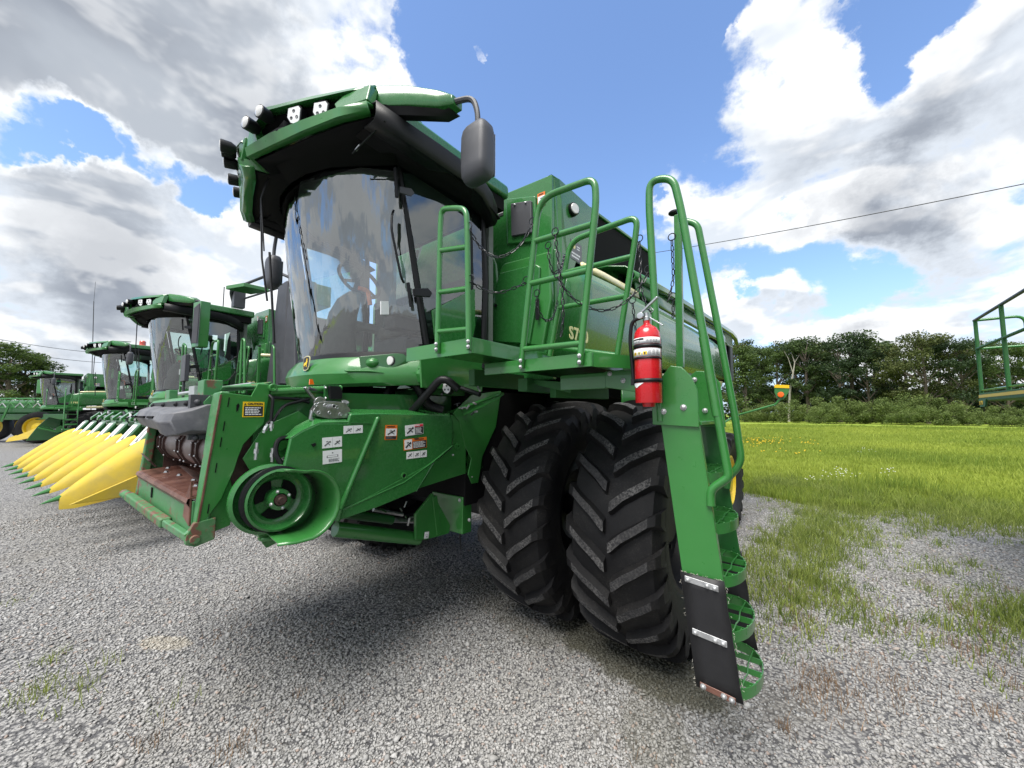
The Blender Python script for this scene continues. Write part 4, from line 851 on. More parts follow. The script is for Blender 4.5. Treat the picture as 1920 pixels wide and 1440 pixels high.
# drum, rust-red floor plate, brackets
b = MB(); ax0 = Vector((-.76,-2.53,1.575)); r_ = .125
b.lathe(ax0, (1,0,0), [(r_,0),(r_,1.5)], 24, m=0)
for x in (.0,.10,.20,.62,.72,1.02,1.12,1.46): b.lathe(ax0+Vector((x,0,0)), (1,0,0), [(r_+.001,0),(r_+.016,0),(r_+.016,.022),(r_+.001,.022)], 12, m=1)
for x in (.114,.634,.734,1.034,1.134):
    for k in range(12): a = k*math.pi/6+.2; b.ball(ax0+Vector((x,(r_+.017)*math.cos(a),(r_+.017)*math.sin(a))), .007, 6, m=2)
b.build('feed_drum', ['drum','brown_iron','steel'], feeder, angle=35)
b = MB(); b.box((-.74,-2.62,1.665),(.66,-2.58,1.69)).box((-.10,-2.69,1.66),(.25,-2.6,1.685)); b.prism([(-.70,-2.76,1.50),(-.40,-2.76,1.47),(-.40,-2.72,1.42),(-.70,-2.72,1.45)], (0,.015,0)); b.prism([(.18,-2.70,1.475),(.60,-2.70,1.43),(.60,-2.64,1.40),(.18,-2.64,1.44)], (0,.015,0)); b.build('slat_bracket', 'brown_iron', feeder, bevel=.003)
b = MB(); b.prism([(-.76,-2.75,1.355),(.745,-2.75,1.355),(.745,-2.20,1.40),(-.76,-2.20,1.40)], (0,0,.012)); rings = [[(x,-2.74,1.367),(x,-2.765,1.36),(x,-2.77,1.34),(x,-2.755,1.315)] for x in (-.76,.745)]; b.loft(rings); b.build('floor_plate', 'rust', feeder)
b = MB(); rivets(b, [(x,-2.66+.03*math.sin(x*9),1.392) for x in (-.5,-.25,0,.3,.55)], (0,0,1), .012); b.build('floor_rivet', 'steel', feeder)
b = MB(); b.prism([(-.76,-2.75,1.17),(.75,-2.745,1.17),(.75,-2.745,1.345),(-.76,-2.75,1.345)], (0,.012,0)); b.build('mouth_sill', 'green_worn', feeder, bevel=.003)
b = MB(); b.box((-.26,-2.755,1.235),(-.23,-2.749,1.30)); b.build('sill_slot', 'black_matt', feeder)
b = MB(); b.prism([(.66,-2.765,1.26),(.69,-2.765,1.36),(.735,-2.755,1.45),(.745,-2.755,1.22)], (0,.01,0)); b.build('corner_gusset', 'rust', feeder, bevel=.003)
b = MB(); pts = [(-.90,-2.81,1.19),(-.75,-2.80,1.185),(.35,-2.775,1.175),(.78,-2.755,1.17)]; b.tube(pts[:2], .030, 10); b.bar(pts[1], pts[2], .055, .055); b.build('lower_lock_bar', 'green_rust', feeder, bevel=.012)
b = MB(); b.bar((.35,-2.775,1.175),(.80,-2.755,1.17),.035,.04); b.build('lock_bar_end', 'green_worn', feeder, bevel=.008)
b = MB(); b.prism([(.825,-2.78,1.19),(.825,-2.75,1.25),(.825,-2.66,1.26),(.825,-2.66,1.15),(.825,-2.74,1.13),(.825,-2.78,1.15)], (-.03,0,0)); b.lathe((.83,-2.745,1.17), (1,0,0), [(.022,-.02),(.022,.012),(.0,.013)], 12); b.build('lock_hook', 'green_rust', feeder, bevel=.004)
b = MB(); b.prism([P(*q,'X',FX-.004) for q in ((366,985),(376,984),(388,1004),(372,1018),(352,1016),(345,1004))], (-.03,0,0)); b.prism([P(*q,'X',FX-.02) for q in ((388,950),(430,890),(440,930),(432,985),(395,1000),(372,1018))], (-.02,0,0)); b.build('hook_plate', 'green', feeder, bevel=.004)
b = MB()
for py in (745,790,820,868,945): b.prism([P(a, c, 'X', FX+.001) for a, c in ((429-(py-745)*.19,py),(431-(py-745)*.19,py),(428-(py-745)*.19,py+18),(426-(py-745)*.19,py+18))], (.0015,0,0))
b.prism([P(a, c, 'X', FX+.001) for a, c in ((443,760),(447,756),(449,760),(446,770),(443,772))], (.0015,0,0))
b.build('pressed_slots', 'black_matt', feeder)
lab = P(454,782,'X',FX+.001); decal('caution_label', lab, (0,1,.0), (0,.03,1), .105, .085, 'caution', feeder, 3)
word('CAUTION', .0165, lab + Vector((.0025,.022,.068)), (0,1,0), (0,0,1), 'label_black', feeder, 'caution_word', .0006, .0006)
# hydraulic hoses and couplers between the plate and the shield
b = MB()
def hose(px, x0, r=.009): b.tube(fillet([P(a, c, 'X', x) for (a, c), x in px], .05, 5), r, 8)
hose([((505,741),.84),((512,748),.86),((508,790),.86),((500,795),.86)], 0); hose([((508,745),.80),((560,748),.80),((580,755),.80)], 0); hose([((512,790),.86),((530,760),.82),((580,748),.80)], 0)
hose([((555,820),.86),((520,822),.86),((515,850),.88),((527,870),.90)], 0, .014)
b.build('hydraulic_hose', 'black', feeder)
b = MB()
for (a0, c0), (a1, c1) in (((502,795),(494,812)),((510,790),(508,808)),((482,830),(479,862)),((511,840),(510,866)),((584,790),(574,820)),((530,858),(540,870))): b.tube([P(a0,c0,'X',.87), P(a1,c1,'X',.87)], .009, 8); b.lathe(P((a0+a1)/2,(c0+c1)/2,'X',.87), P(a1,c1,'X',.87)-P(a0,c0,'X',.87), [(.013,-.012),(.013,.012)], 6, cap=True)
b.build('hose_coupler', 'steel', feeder)
b = MB(); b.tube([P(505,735,'X',.80), P(640,728,'X',.80)], .022, 10); b.box((.70,-2.40,1.90),(.80,-2.0,1.96)); b.prism([P(*q,'X',.80) for q in ((505,722),(545,722),(555,748),(512,750))], (-.02,0,0)); b.lathe(P(512,727,'X',.83), (1,0,0), [(.024,-.01),(.024,.012),(.012,.013),(.012,0)], 14); b.prism([P(*q,'X',.806) for q in ((495,800),(560,770),(600,800),(560,830),(545,900),(480,900),(455,860))], (-.012,0,0)); b.bar(P(520,840,'X',.80), P(590,790,'X',.80), .03, .05); b.build('feeder_linkage', 'green', feeder, bevel=.004)
# silver multi-coupler valve block with lever, black socket box
b = MB(); vb = [P(*q,'X',.86) for q in ((580,770),(590,755),(610,752),(640,755),(650,768),(645,783),(610,785),(588,780))]
b.prism(vb, (.05,0,0)); 
for q in ((592,760),(610,760),(632,764),(598,774),(618,774),(638,777)): b.lathe(P(*q,'X',.91), (1,0,0), [(.013,0),(.013,.004),(.006,.005),(.006,0)], 10)
b.lathe(P(622,762,'X',.91), (1,-.1,0), [(.014,0),(.014,.04),(.008,.04),(.008,.01)], 12)
b.lathe(P(598,755,'X',.88), (1,0,0), [(.0,0),(.036,0),(.036,.02),(0,.02)], 16); b.lathe(P(646,758,'X',.88), (.6,0,1), [(0,0),(.028,0),(.024,.02),(0,.02)], 14)
b.bar(P(592,752,'X',.88), P(571,726,'X',.88), .012, .026, (1,0,0)); b.tube([P(585,770,'X',.88), P(582,785,'X',.88), P(590,790,'X',.88)], .012, 8)
b.build('coupler_block', 'steel', feeder, bevel=.002)
b = MB(); b.prism([P(*q,'X',.84) for q in ((607,722),(633,722),(634,750),(606,750))], (.02,0,0), m=0); b.prism([P(*q,'X',.86) for q in ((614,724),(634,725),(638,735),(637,748),(616,748))], (.03,0,0), m=1); rivets(b, [P(*q,'X',.86) for q in ((610,727),(610,746))], (1,0,0), .006, 2); b.build('socket_box', ['green_dark','black','steel'], feeder, bevel=.003)
b = MB(); b.tube([P(578,728,'X',.82), P(608,735,'X',.80)], .011, 8); b.build('coupler_tube', 'dark_grey', feeder)
MB().prism([P(*q,'X',.70) for q in ((580,711),(585,711),(588,721),(579,721))], (.01,0,0)).build('orange_flag', 'reflector', feeder)
# ------------------------------------------------------------------ drive shield with decals
SX = .95
main = [(533,872),(545,820),(568,806),(600,792),(652,793),(657,776),(700,774),(844,777),(850,790),(849,835),(813,868),(780,921),(706,952),(634,976),(625,920),(600,893),(560,886),(532,880)]
b = MB(); b.prism([P(*q,'X',SX) for q in main], (-.03,0,0)); shd = b.build('drive_shield', 'green_panel', CB, bevel=.012)
b = MB(); b.prism([P(545,820,'X',SX-.002),P(568,806,'X',SX-.002),P(600,792,'X',SX-.002),P(655,791,'X',SX-.002), P(655,791,'X',SX-.002)+Vector((-.09,0,.035)), P(600,792,'X',SX)+Vector((-.09,0,.03)), P(568,806,'X',SX)+Vector((-.11,0,.02)), P(545,820,'X',SX)+Vector((-.12,0,-.01))], (0,0,-.008)); b.build('shield_top', 'green_panel', shd, bevel=.004)
b = MB(); b.prism([P(657,775,'X',SX-.01),P(844,776,'X',SX-.01),P(844,776,'X',SX-.01)+Vector((-.12,0,.03)),P(657,775,'X',SX-.01)+Vector((-.12,0,.03))], (0,0,-.01)); b.build('shield_top', 'green_panel', shd, bevel=.004)
b = MB(); b.prism([P(*q,'X',SX+.001) for q in ((640,958),(812,866),(781,920),(706,951),(636,975))], (.006,0,0)); b.tube([P(640,957,'X',SX+.004), P(757,905,'X',SX+.004), P(812,866,'X',SX+.004), P(848,836,'X',SX+.002)], .007, 8); b.build('lower_crease', 'green_panel', shd, bevel=.003)
b = MB(); b.tube([P(658,793,'X',SX+.001), P(700,794,'X',SX+.001), P(712,790,'X',SX+.001)], .0035, 6); b.tube([P(813,868,'X',SX+.002), P(780,921,'X',SX+.002)], .006, 6); b.build('panel_seam', 'green_dark', shd)
b = MB(); b.tube([P(708,786,'X',SX+.008), P(638,955,'X',SX+.012)], .017, 12); b.ball(P(708,786,'X',SX+.008), .018, 10); b.tube([P(638,955,'X',SX+.01), P(632,976,'X',SX)], .018, 10); b.build('shield_rib', 'green_panel', shd, angle=60)
b = MB(); b.lathe(P(757,892,'X',SX), (1,0,0), [(.024,0),(.024,.008),(.016,.009),(.012,-.0)], 16, m=0); b.lathe(P(757,892,'X',SX), (1,0,0), [(.013,0),(.013,.004),(0,.004)], 12, m=1); b.prism([P(*q,'X',SX) for q in ((583,833),(590,830),(592,834),(587,838))], (.01,0,0), m=1); b.build('shield_fastener', ['green','black'], shd)
b = MB(); b.prism([P(*q,'X',SX-.03) for q in ((846,779),(905,772),(912,800),(905,880),(873,888),(779,918),(812,868),(848,840))], (-.02,0,0)); b.build('rear_shield', 'green', shd, bevel=.005)
b = MB(); b.prism([P(*q,'X',SX-.02) for q in ((884,740),(940,733),(930,800),(905,855),(897,905),(885,907),(878,890),(884,860),(872,835),(862,790),(850,775))], (-.012,0,0)); b.build('fender_plate', 'green', shd, bevel=.004)
b = MB(); b.lathe(P(858,836,'X',SX-.03), (1,0,0), [(.03,0),(.03,.008),(.01,.009),(.008,0)], 18); b.build('pivot_boss', 'green', shd)
b = MB(); rivets(b, [P(*q,'X',SX-.028) for q in ((846,829),(849,853),(884,894))], (1,0,0), .007); b.build('shield_bolt', 'zinc', shd)
b = MB(); b.bar(P(840,775,'Y',-1.02), P(942,738,'Y',-.98), .05, .02); b.prism([P(*q,'Y',-1.0) for q in ((842,776),(942,740),(930,752),(845,790))], (0,.012,0)); b.build('fender_brace', 'green', shd, bevel=.003)
dy, dz = Vector((0,1,0)), Vector((0,0,1))
def dec_at(name, tl, tr, bl, kind, sd_, x=SX+.001):
    A, B_, C_ = P(*tl,'X',x), P(*tr,'X',x), P(*bl,'X',x); u = B_-A; v = A-C_; return decal(name, C_, u, v, u.length, v.length, kind, shd, sd_)
dec_at('picture_label', (643,799), (679,797), (644,814), 'picto2', 1)
dec_at('picture_label', (603,821), (640,818), (604,841), 'picto2', 2)
dec_at('data_label', (604,846), (640,842), (605,871), 'plate', 3)
dec_at('warning_label', (720,797), (743,797), (721,825), 'warn_tall', 5)
dec_at('danger_label', (760,798), (794,794), (760,818), 'danger', 6)
dec_at('warning_label', (757,824), (800,819), (757,845), 'warn', 7)
dec_at('picture_label', (761,848), (799,844), (762,861), 'picto3', 8)
word('DANGER', .011, P(778,798.5,'X',SX+.0045)+Vector((0,0,-.001)), (0,1,0), (0,0,1), 'white', shd, 'danger_word', .0004, .0004)
word('WARNING', .0095, P(776,823,'X',SX+.0045)+Vector((0,0,-.001)), (0,1,0), (0,0,1), 'label_black', shd, 'warning_word', .0004, .0004)
# pulley with belt and the curled chute round it
PC = Vector((.96,-2.425,1.335))
b = MB(); b.lathe(PC+Vector((-.03,-.03,.0)), (1,0,0), [(0,-.04),(.17,-.04),(.187,-.02),(.187,.0),(.170,.012),(.165,.0)], 40); drum = b.build('drive_pulley', 'green_panel', CB, angle=30)
b = MB(); b.lathe(PC+Vector((-.0,0,0)), (1,0,0), [(.12,.012),(.150,.010),(.162,.03),(.166,.045),(.155,.05),(.140,.03),(.130,.0),(.10,-.02),(.06,-.02),(.055,.045),(.035,.05),(.035,.03)], 40)
for k in range(3):
    a0 = k*2.094+.5; b.prism([PC+Vector((-.017,rr*math.cos(a0+da),rr*math.sin(a0+da))) for rr, da in ((.062,-.62),(.062,0),(.062,.62),(.102,.72),(.108,.36),(.110,0),(.108,-.36),(.102,-.72))], (.006,0,0), 1)  # black pads paint in the dark of the spoke recesses
b.build('front_sheave', ['green_panel','black_matt'], drum, angle=30)
b = MB(); b.lathe(PC+Vector((-.02,0,0)), (1,0,0), [(.16,.0),(.176,.005),(.176,.03),(.16,.035)], 40); b.build('drive_belt', 'black', drum)
b = MB(); b.lathe(PC, (1,0,0), [(.03,.03),(.03,.055),(.018,.056),(.016,.075),(0,.075)], 12, m=0); rivets(b, [PC+Vector((.046,.047*math.cos(a),.047*math.sin(a))) for a in (.4,1.9,3.5,5.0)], (1,0,0), .007, 1); b.build('pulley_hub', ['brown_iron','zinc'], drum)
b = MB(); rows = []; pth = [(-2.455, 1.495), (-2.41, 1.490), (-2.35, 1.475)] + [(-2.335+.165*math.cos(a), 1.305+.172*math.sin(a)) for a in [R_(84-12.5*k) for k in range(14)]] + [(-2.38, 1.135), (-2.47, 1.145)]
for k, (y, z) in enumerate(pth):
    sh_ = Vector((0, -.02*(1-abs(2*k/(len(pth)-1)-1)), 0)); c_ = Vector((0, y, z)); o_ = (c_-Vector((0,-2.35,1.31))).normalized(); rows.append([Vector((.93,0,0))+c_*1.0-o_*.015+sh_, Vector((1.03,0,0))+c_-o_*.004, Vector((1.12,0,0))+c_+o_*.004, Vector((1.135,0,0))+c_+o_*.016])
b.loft(rows); chg = b.build('chute_guard', 'green', CB, solid=.006, angle=50)
b = MB(); b.prism([(.915, -2.35, 1.48)] + [(.915, -2.335+.165*math.cos(a), 1.305+.172*math.sin(a)) for a in [R_(84-25*k) for k in range(7)]] + [(.915, -2.38, 1.13)], (.012,0,0)); b.build('chute_back', 'green_dark', chg)
b = MB(); b.lathe((.86,-2.42,1.10), (0,0,1), [(.05,0),(.055,.01),(.05,.02)], 14); b.prism([P(*q,'X',.88) for q in ((484,1004),(523,998),(526,1015),(500,1028),(493,1020))], (-.01,0,0)); b.box((.60,-2.45,1.10),(.84,-2.35,1.14)); b.build('lower_bracket', 'green', feeder, bevel=.003)
# ------------------------------------------------------------------ under the cab
b = MB()
b.tube(fillet([P(735,775,'Y',-1.45), P(724,740,'Y',-1.45), P(748,708,'Y',-1.42), P(785,722,'Y',-1.38), P(800,760,'Y',-1.3), P(830,770,'Y',-1.2)], .15, 8), .042, 12)
b.tube(fillet([P(765,780,'Y',-1.45), P(800,740,'Y',-1.42), P(830,705,'Y',-1.38), P(860,730,'Y',-1.3)], .1, 6), .03, 10)
b.tube(fillet([P(700,712,'Y',-1.3), P(760,705,'Y',-1.3), P(830,715,'Y',-1.25), P(900,740,'Y',-1.2)], .1, 6), .018, 8)
b.build('hose_bundle', 'black', CB)
b = MB()
for k in range(26):
    rg = random.Random(k); p = P(rg.uniform(770,900), rg.uniform(712,775), 'Y', rg.uniform(-1.25,-1.0)); q = p + Vector((rg.uniform(-.06,.06), rg.uniform(-.05,.05), rg.uniform(-.06,.02))); b.tube([p, q], rg.uniform(.004,.010), 6, m=k % 2)
b.build('small_fittings', ['zinc','dark_grey'], CB)
led_lamp(P(838,728,'Y',-1.32), (.35,-1,.05), CB, .036)
MB().box((-.95,-1.85,1.93),(.10,-.95,2.04)).box((-.95,-1.75,1.92),(-.90,-.95,2.1)).build('cab_shade_block', 'black_matt', CB)  # added black boxes stand for the dark void below the cab
MB().box((-.76,-2.05,1.905),(.74,-1.0,1.912)).build('tunnel_shade_sheet', 'black_matt', CB)  # thin black sheet paints shade over the green feeder tunnel
b = MB(); b.box((.2,-1.3,1.95),(.9,-.9,2.0)).bar(P(700,760,'X',.6), P(850,765,'X',.6), .05, .05).bar(P(700,745,'X',.4), P(900,755,'X',.4), .04, .04); b.prism([P(*q,'X',.93) for q in ((785,690),(905,688),(905,712),(790,712))], (-.01,0,0)); b.build('cab_mount', 'green_flat', CB, bevel=.003)
b = MB(); b.tube([P(628,992,'X',.72), P(785,1010,'X',.72)], .05, 14); b.prism([P(*q,'X',.80) for q in ((780,965),(812,925),(845,985),(842,1000),(800,1012),(780,1012))], (-.03,0,0)); b.bar(P(812,930,'X',.78), P(820,1000,'X',.78), .05, .05); b.build('lift_arm', 'green', CB, bevel=.004)
b = MB(); b.tube([P(640,962,'X',.60), P(735,975,'X',.60)], .035, 12, m=1); b.tube([P(735,975,'X',.60), P(790,978,'X',.60)], .02, 10, m=0); b.tube(fillet([P(765,985,'X',.7), P(768,970,'X',.72), P(795,968,'X',.72)], .02, 4), .009, 8, m=0); b.tube([P(700,955,'X',.5), P(755,965,'X',.5)], .016, 8, m=0)
for k in range(10): rg = random.Random(k+50); p = P(rg.uniform(700,800), rg.uniform(945,975), 'X', .55); b.tube([p, p+Vector((0, rg.uniform(-.08,.08), rg.uniform(-.05,.05)))], .006, 6, m=k%2)
b.build('lift_cylinder', ['steel','green_dark'], CB)
b = MB(); b.box((.50,-.96,.78),(.90,-.85,1.09)); bx = b.build('valve_cover_box', 'green', CB, bevel=.008)
b = MB(); rivets(b, [P(*q,'Y',-.962) for q in ((862,938),(880,975))], (0,-1,0), .012); b.build('bolt', 'zinc', bx)
b = MB(); b.tube([P(862,995,'Y',-.9), P(864,1030,'Y',-.9)], .006, 6); b.build('drain_hose', 'black', CB)
dec_at('small_tag', (795,998), (803,997), (795,1010), 'plate', 4, .82)
# slow-moving marker arm at the rear
b = MB(); pts = fillet([(1.9,4.6,1.62), P(1380,779,'Y',4.9), P(1455,758,'Y',5.0), P(1461,750,'Y',5.0)], .06, 4); b.tube(pts, .018, 8); ma = b.build('marker_arm', 'green', CB)
b = MB(); b.prism([P(*q,'Y',5.0) for q in ((1452,721),(1480,722),(1479,735),(1471,747),(1463,751),(1456,745),(1452,735))], (0,.01,0)); b.build('marker_plate', 'green', ma, bevel=.002)
b = MB(); b.prism([P(*q,'Y',4.995) for q in ((1452,721),(1480,722),(1480,728),(1452,727))], (0,-.003,0)); b.build('marker_stripe', 'label_yellow', ma)
b = MB(); b.lathe(P(1464,740,'Y',4.99), (0,-1,0), [(.05,0),(.05,.02),(.044,.03),(0,.034)], 18); b.build('marker_lamp', 'reflector', ma)

# ================================================================== fire extinguisher
EX = empty('fire_extinguisher', (2.625,-1.33,1.852)); EX.scale = (.96,.96,.94)
tag(EX, 'red fire extinguisher strapped beside the ladder of the near combine', 'fire extinguisher')
ex = MB(); ex.lathe((0,0,0), (0,0,1), [(0,-.018),(.03,-.02),(.035,0),(.066,.0),(.068,.004),(.068,.355),(.064,.385),(.05,.41),(.028,.425),(.018,.435),(.018,.455),(0,.455)], 32); ebody = ex.build('cylinder', 'red', EX, angle=40)
def band(z0, z1, mt, r=.0695, name='strap', a0=0, a1=360):
    b = MB(); n = 40; rows = []
    for k in range(n+1): a = R_(a0+(a1-a0)*k/n); rows.append([(r*math.cos(a), r*math.sin(a), z0), (r*math.cos(a), r*math.sin(a), z1)])
    b.loft(rows); return b.build(name, mt, EX, solid=.002)
for z0, z1 in ((.295,.315),(.235,.245),(.11,.13)): band(z0, z1, 'black', .0715)
band(.318,.350,'white',.0690,'printed_label',-175,-5); band(.248,.292,'white',.0690,'printed_label',-175,-5)
def curved(z0, z1, a0, a1, mt, b, r=.0705):
    n = 5; rows = [[(r*math.cos(R_(a0+(a1-a0)*k/n)), r*math.sin(R_(a0+(a1-a0)*k/n)), z) for z in (z0, z1)] for k in range(n+1)]; b.loft(rows, m=mt)
b = MB(); rg = random.Random(4)
curved(.338,.346,-165,-105,0,b); curved(.336,.347,-105,-85,0,b)
for k in range(3):
    for j in range(5): curved(.322+.005*k,.324+.005*k,-165+13*j,-155+13*j,1,b)
    for j in range(4): curved(.324+.006*k,.3265+.006*k,-75+13*j,-65+13*j,1,b)
for j in range(4): curved(.256,.274,-165+25*j,-148+25*j,2+(j%2),b); curved(.258,.270,-160+25*j,-154+25*j,0,b,.0712)
for k in range(5):
    for j in range(3): curved(.255+.006*k,.2575+.006*k,-70+18*j,-56+18*j,1,b)
b.build('label_print', ['label_black','label_grey','text_cream','label_yellow'], EX)
b = MB(); rows = []
for k in range(9): a = -165+75*k/8; t = k/8; rows.append([(.0700*math.cos(R_(a)), .0700*math.sin(R_(a)), .108-.001), (.0700*math.cos(R_(a)), .0700*math.sin(R_(a)), .106-.026*(1-abs(2*t-1)))])
b.loft(rows); b.build('white_arrow_label', 'white', EX)
b = MB(); b.lathe((0,0,.452), (0,0,1), [(.0,0),(.020,0),(.020,.02),(.014,.024),(.014,.045),(0,.045)], 14); b.lathe((-.02,-.03,.478), (-.1,-1,0), [(0,0),(.018,0),(.018,.012),(0,.014)], 16)
b.bar((-.03,-.01,.495),(.07,-.03,.565),.016,.010).bar((-.01,0,.49),(.085,.0,.415),.014,.006); b.tube([(.03,-.02,.52),(.045,-.02,.50),(.035,-.02,.49)], .003, 6); b.build('valve_handle', 'steel', EX, bevel=.002)
b = MB(); b.tube(fillet([(-.015,-.01,.475),(-.075,-.015,.46),(-.092,-.01,.36),(-.084,0,.20),(-.080,0,.12)], .07, 7), .010, 10); b.build('discharge_hose', 'black', EX, angle=60)
b = MB(); b.box((-.088,.02,.10),(-.078,.075,.25)); b.box((-.078,.068,.0),(.05,.078,.36)); b.box((-.088,-.02,.10),(-.07,.0,.135)); b.build('mounting_bracket', 'black', EX)
#@@PART4

# ================================================================== ground
def plane_mesh(name, pts, mt, kind='structure'):
    me = bpy.data.meshes.new(name); me.from_pydata(pts, [], [tuple(range(len(pts)))]); me.materials.append(mt); o = bpy.data.objects.new(name, me); COL.objects.link(o); tag(o, kind=kind); return o
FE = lambda n, x, y: None
def edge_y(x): return 8.6 - .27*(x-1.7) if x > 0 else 9.0
m = bpy.data.materials.new('gravel_and_field'); m.use_nodes = True; n = NT(m.node_tree); b_ = n.n['Principled BSDF']
geo = n.new('ShaderNodeNewGeometry'); pos = geo.outputs['Position']; sp_ = n.new('ShaderNodeSeparateXYZ'); n.put(sp_.inputs[0], pos); X_, Y_ = sp_.outputs[0], sp_.outputs[1]
v1 = n.new('ShaderNodeTexVoronoi'); n.put(v1.inputs['Vector'], pos); v1.inputs['Scale'].default_value = 42
v2 = n.new('ShaderNodeTexVoronoi'); n.put(v2.inputs['Vector'], pos); v2.inputs['Scale'].default_value = 95
sx = n.new('ShaderNodeSeparateColor'); n.put(sx.inputs[0], v1.outputs['Color']); sy_ = n.new('ShaderNodeSeparateColor'); n.put(sy_.inputs[0], v2.outputs['Color'])
g1 = n.mix(sx.outputs[0], (.23,.227,.222), (.43,.422,.41)); g2 = n.mix(sy_.outputs[0], (.19,.188,.183), (.37,.365,.355)); gcol = n.mix(.45, g1, g2)
gcol = n.mix(n.ramp(v1.outputs['Distance'], .35, .75), gcol, (.09,.09,.095))
lown = n.noise(pos, .55, 6, .6); gcol = n.mix(n.math('MULTIPLY', n.ramp(lown, .50, .72), .45), gcol, (.17,.155,.125))
mud = n.noise(pos, 3.0, 7, .65)
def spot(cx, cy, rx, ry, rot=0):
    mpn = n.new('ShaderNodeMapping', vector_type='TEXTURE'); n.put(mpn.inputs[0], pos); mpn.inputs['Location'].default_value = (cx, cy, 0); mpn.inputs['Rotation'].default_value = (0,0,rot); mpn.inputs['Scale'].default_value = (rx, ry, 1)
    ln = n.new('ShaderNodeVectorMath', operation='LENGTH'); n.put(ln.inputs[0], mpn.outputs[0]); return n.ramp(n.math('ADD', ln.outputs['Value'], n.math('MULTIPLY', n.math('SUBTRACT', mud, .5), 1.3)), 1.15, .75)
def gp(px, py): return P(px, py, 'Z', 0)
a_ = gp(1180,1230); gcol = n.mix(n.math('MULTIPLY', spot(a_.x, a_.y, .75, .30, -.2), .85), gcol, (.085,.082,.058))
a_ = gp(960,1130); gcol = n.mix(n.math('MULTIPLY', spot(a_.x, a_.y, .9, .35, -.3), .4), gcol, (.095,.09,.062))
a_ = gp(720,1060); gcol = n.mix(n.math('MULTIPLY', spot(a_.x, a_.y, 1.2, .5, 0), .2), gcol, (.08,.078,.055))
a_ = gp(310,1205); gcol = n.mix(n.math('MULTIPLY', spot(a_.x, a_.y, .22, .09, .5), .6), gcol, (.40,.36,.29))
a_ = gp(1230,1370); gcol = n.mix(n.math('MULTIPLY', spot(a_.x, a_.y, .2, .35, .4), .35), gcol, (.10,.098,.07))
# field beyond a ragged edge
en = n.noise(pos, .5, 8, .68); edge = n.math('ADD', Y_, n.math('MULTIPLY', X_, .30)); edge = n.math('ADD', edge, n.math('MULTIPLY', n.math('SUBTRACT', en, .5), 5.0))
fm = n.ramp(edge, 8.4, 9.4); fm = n.math('MULTIPLY', fm, n.ramp(n.math('ADD', X_, n.math('MULTIPLY', Y_, .35)), -3.0, 0.5))
farl = n.math('MULTIPLY', n.ramp(X_, -60, -64), n.ramp(X_, -90, -84)); fm = n.math('MAXIMUM', fm, farl)
soil = n.math('MULTIPLY', n.ramp(edge, 4.0, 8.5), n.ramp(X_, 1.0, 2.2)); soil = n.math('MULTIPLY', soil, n.ramp(n.noise(pos, 1.3, 6, .65), .45, .58))
gcol = n.mix(n.math('MULTIPLY', soil, .55), gcol, (.13,.13,.06))
fa = n.noise(pos, .35, 9, .7); fb = n.noise(pos, 7, 6, .7); fld = n.mix(n.ramp(fa, .35, .68), (.20,.29,.033), (.32,.39,.065)); fld = n.mix(n.math('MULTIPLY', n.ramp(fb, .40, .70), .55), fld, (.14,.21,.025))
n.put(b_.inputs['Base Color'], n.mix(fm, gcol, fld)); b_.inputs['Roughness'].default_value = .9; b_.inputs['Specular IOR Level'].default_value = .2
bn = n.new('ShaderNodeBump'); bn.inputs['Strength'].default_value = .9; bn.inputs['Distance'].default_value = .014
hh = n.math('ADD', n.math('MULTIPLY', v1.outputs['Distance'], -1.0), n.math('MULTIPLY', v2.outputs['Distance'], -.5)); n.put(bn.inputs['Height'], hh); n.l.new(bn.outputs[0], b_.inputs['Normal'])
S = 1400; plane_mesh('ground', [(-S,-S,0),(S,-S,0),(S,S,0),(-S,S,0)], m)

rngs = np.random.default_rng(11)
def big_mesh(name, verts, faces, nper, mt, rnd, smooth=False):
    me = bpy.data.meshes.new(name); nv = len(verts); nf = len(faces)
    me.vertices.add(nv); me.vertices.foreach_set('co', verts.astype(np.float32).ravel())
    me.loops.add(nf*nper); me.polygons.add(nf); me.loops.foreach_set('vertex_index', faces.astype(np.int32).ravel())
    me.polygons.foreach_set('loop_start', np.arange(0, nf*nper, nper, dtype=np.int32)); me.polygons.foreach_set('loop_total', np.full(nf, nper, dtype=np.int32))
    if smooth: me.polygons.foreach_set('use_smooth', np.ones(nf, dtype=bool))
    me.update(calc_edges=True); at_ = me.attributes.new('rnd', 'FLOAT', 'POINT'); at_.data.foreach_set('value', rnd.astype(np.float32)); me.materials.append(mt)
    return me
def vnoise(x, y, s, seed):                                       # cheap smooth 2-d noise
    g = np.random.default_rng(seed).random((64,64)); xi = x*s; yi = y*s; x0 = np.floor(xi).astype(int); y0 = np.floor(yi).astype(int); fx = xi-x0; fy = yi-y0; fx = fx*fx*(3-2*fx); fy = fy*fy*(3-2*fy)
    G = lambda a, b: g[a % 64, b % 64]; return (G(x0,y0)*(1-fx)+G(x0+1,y0)*fx)*(1-fy)+(G(x0,y0+1)*(1-fx)+G(x0+1,y0+1)*fx)*fy
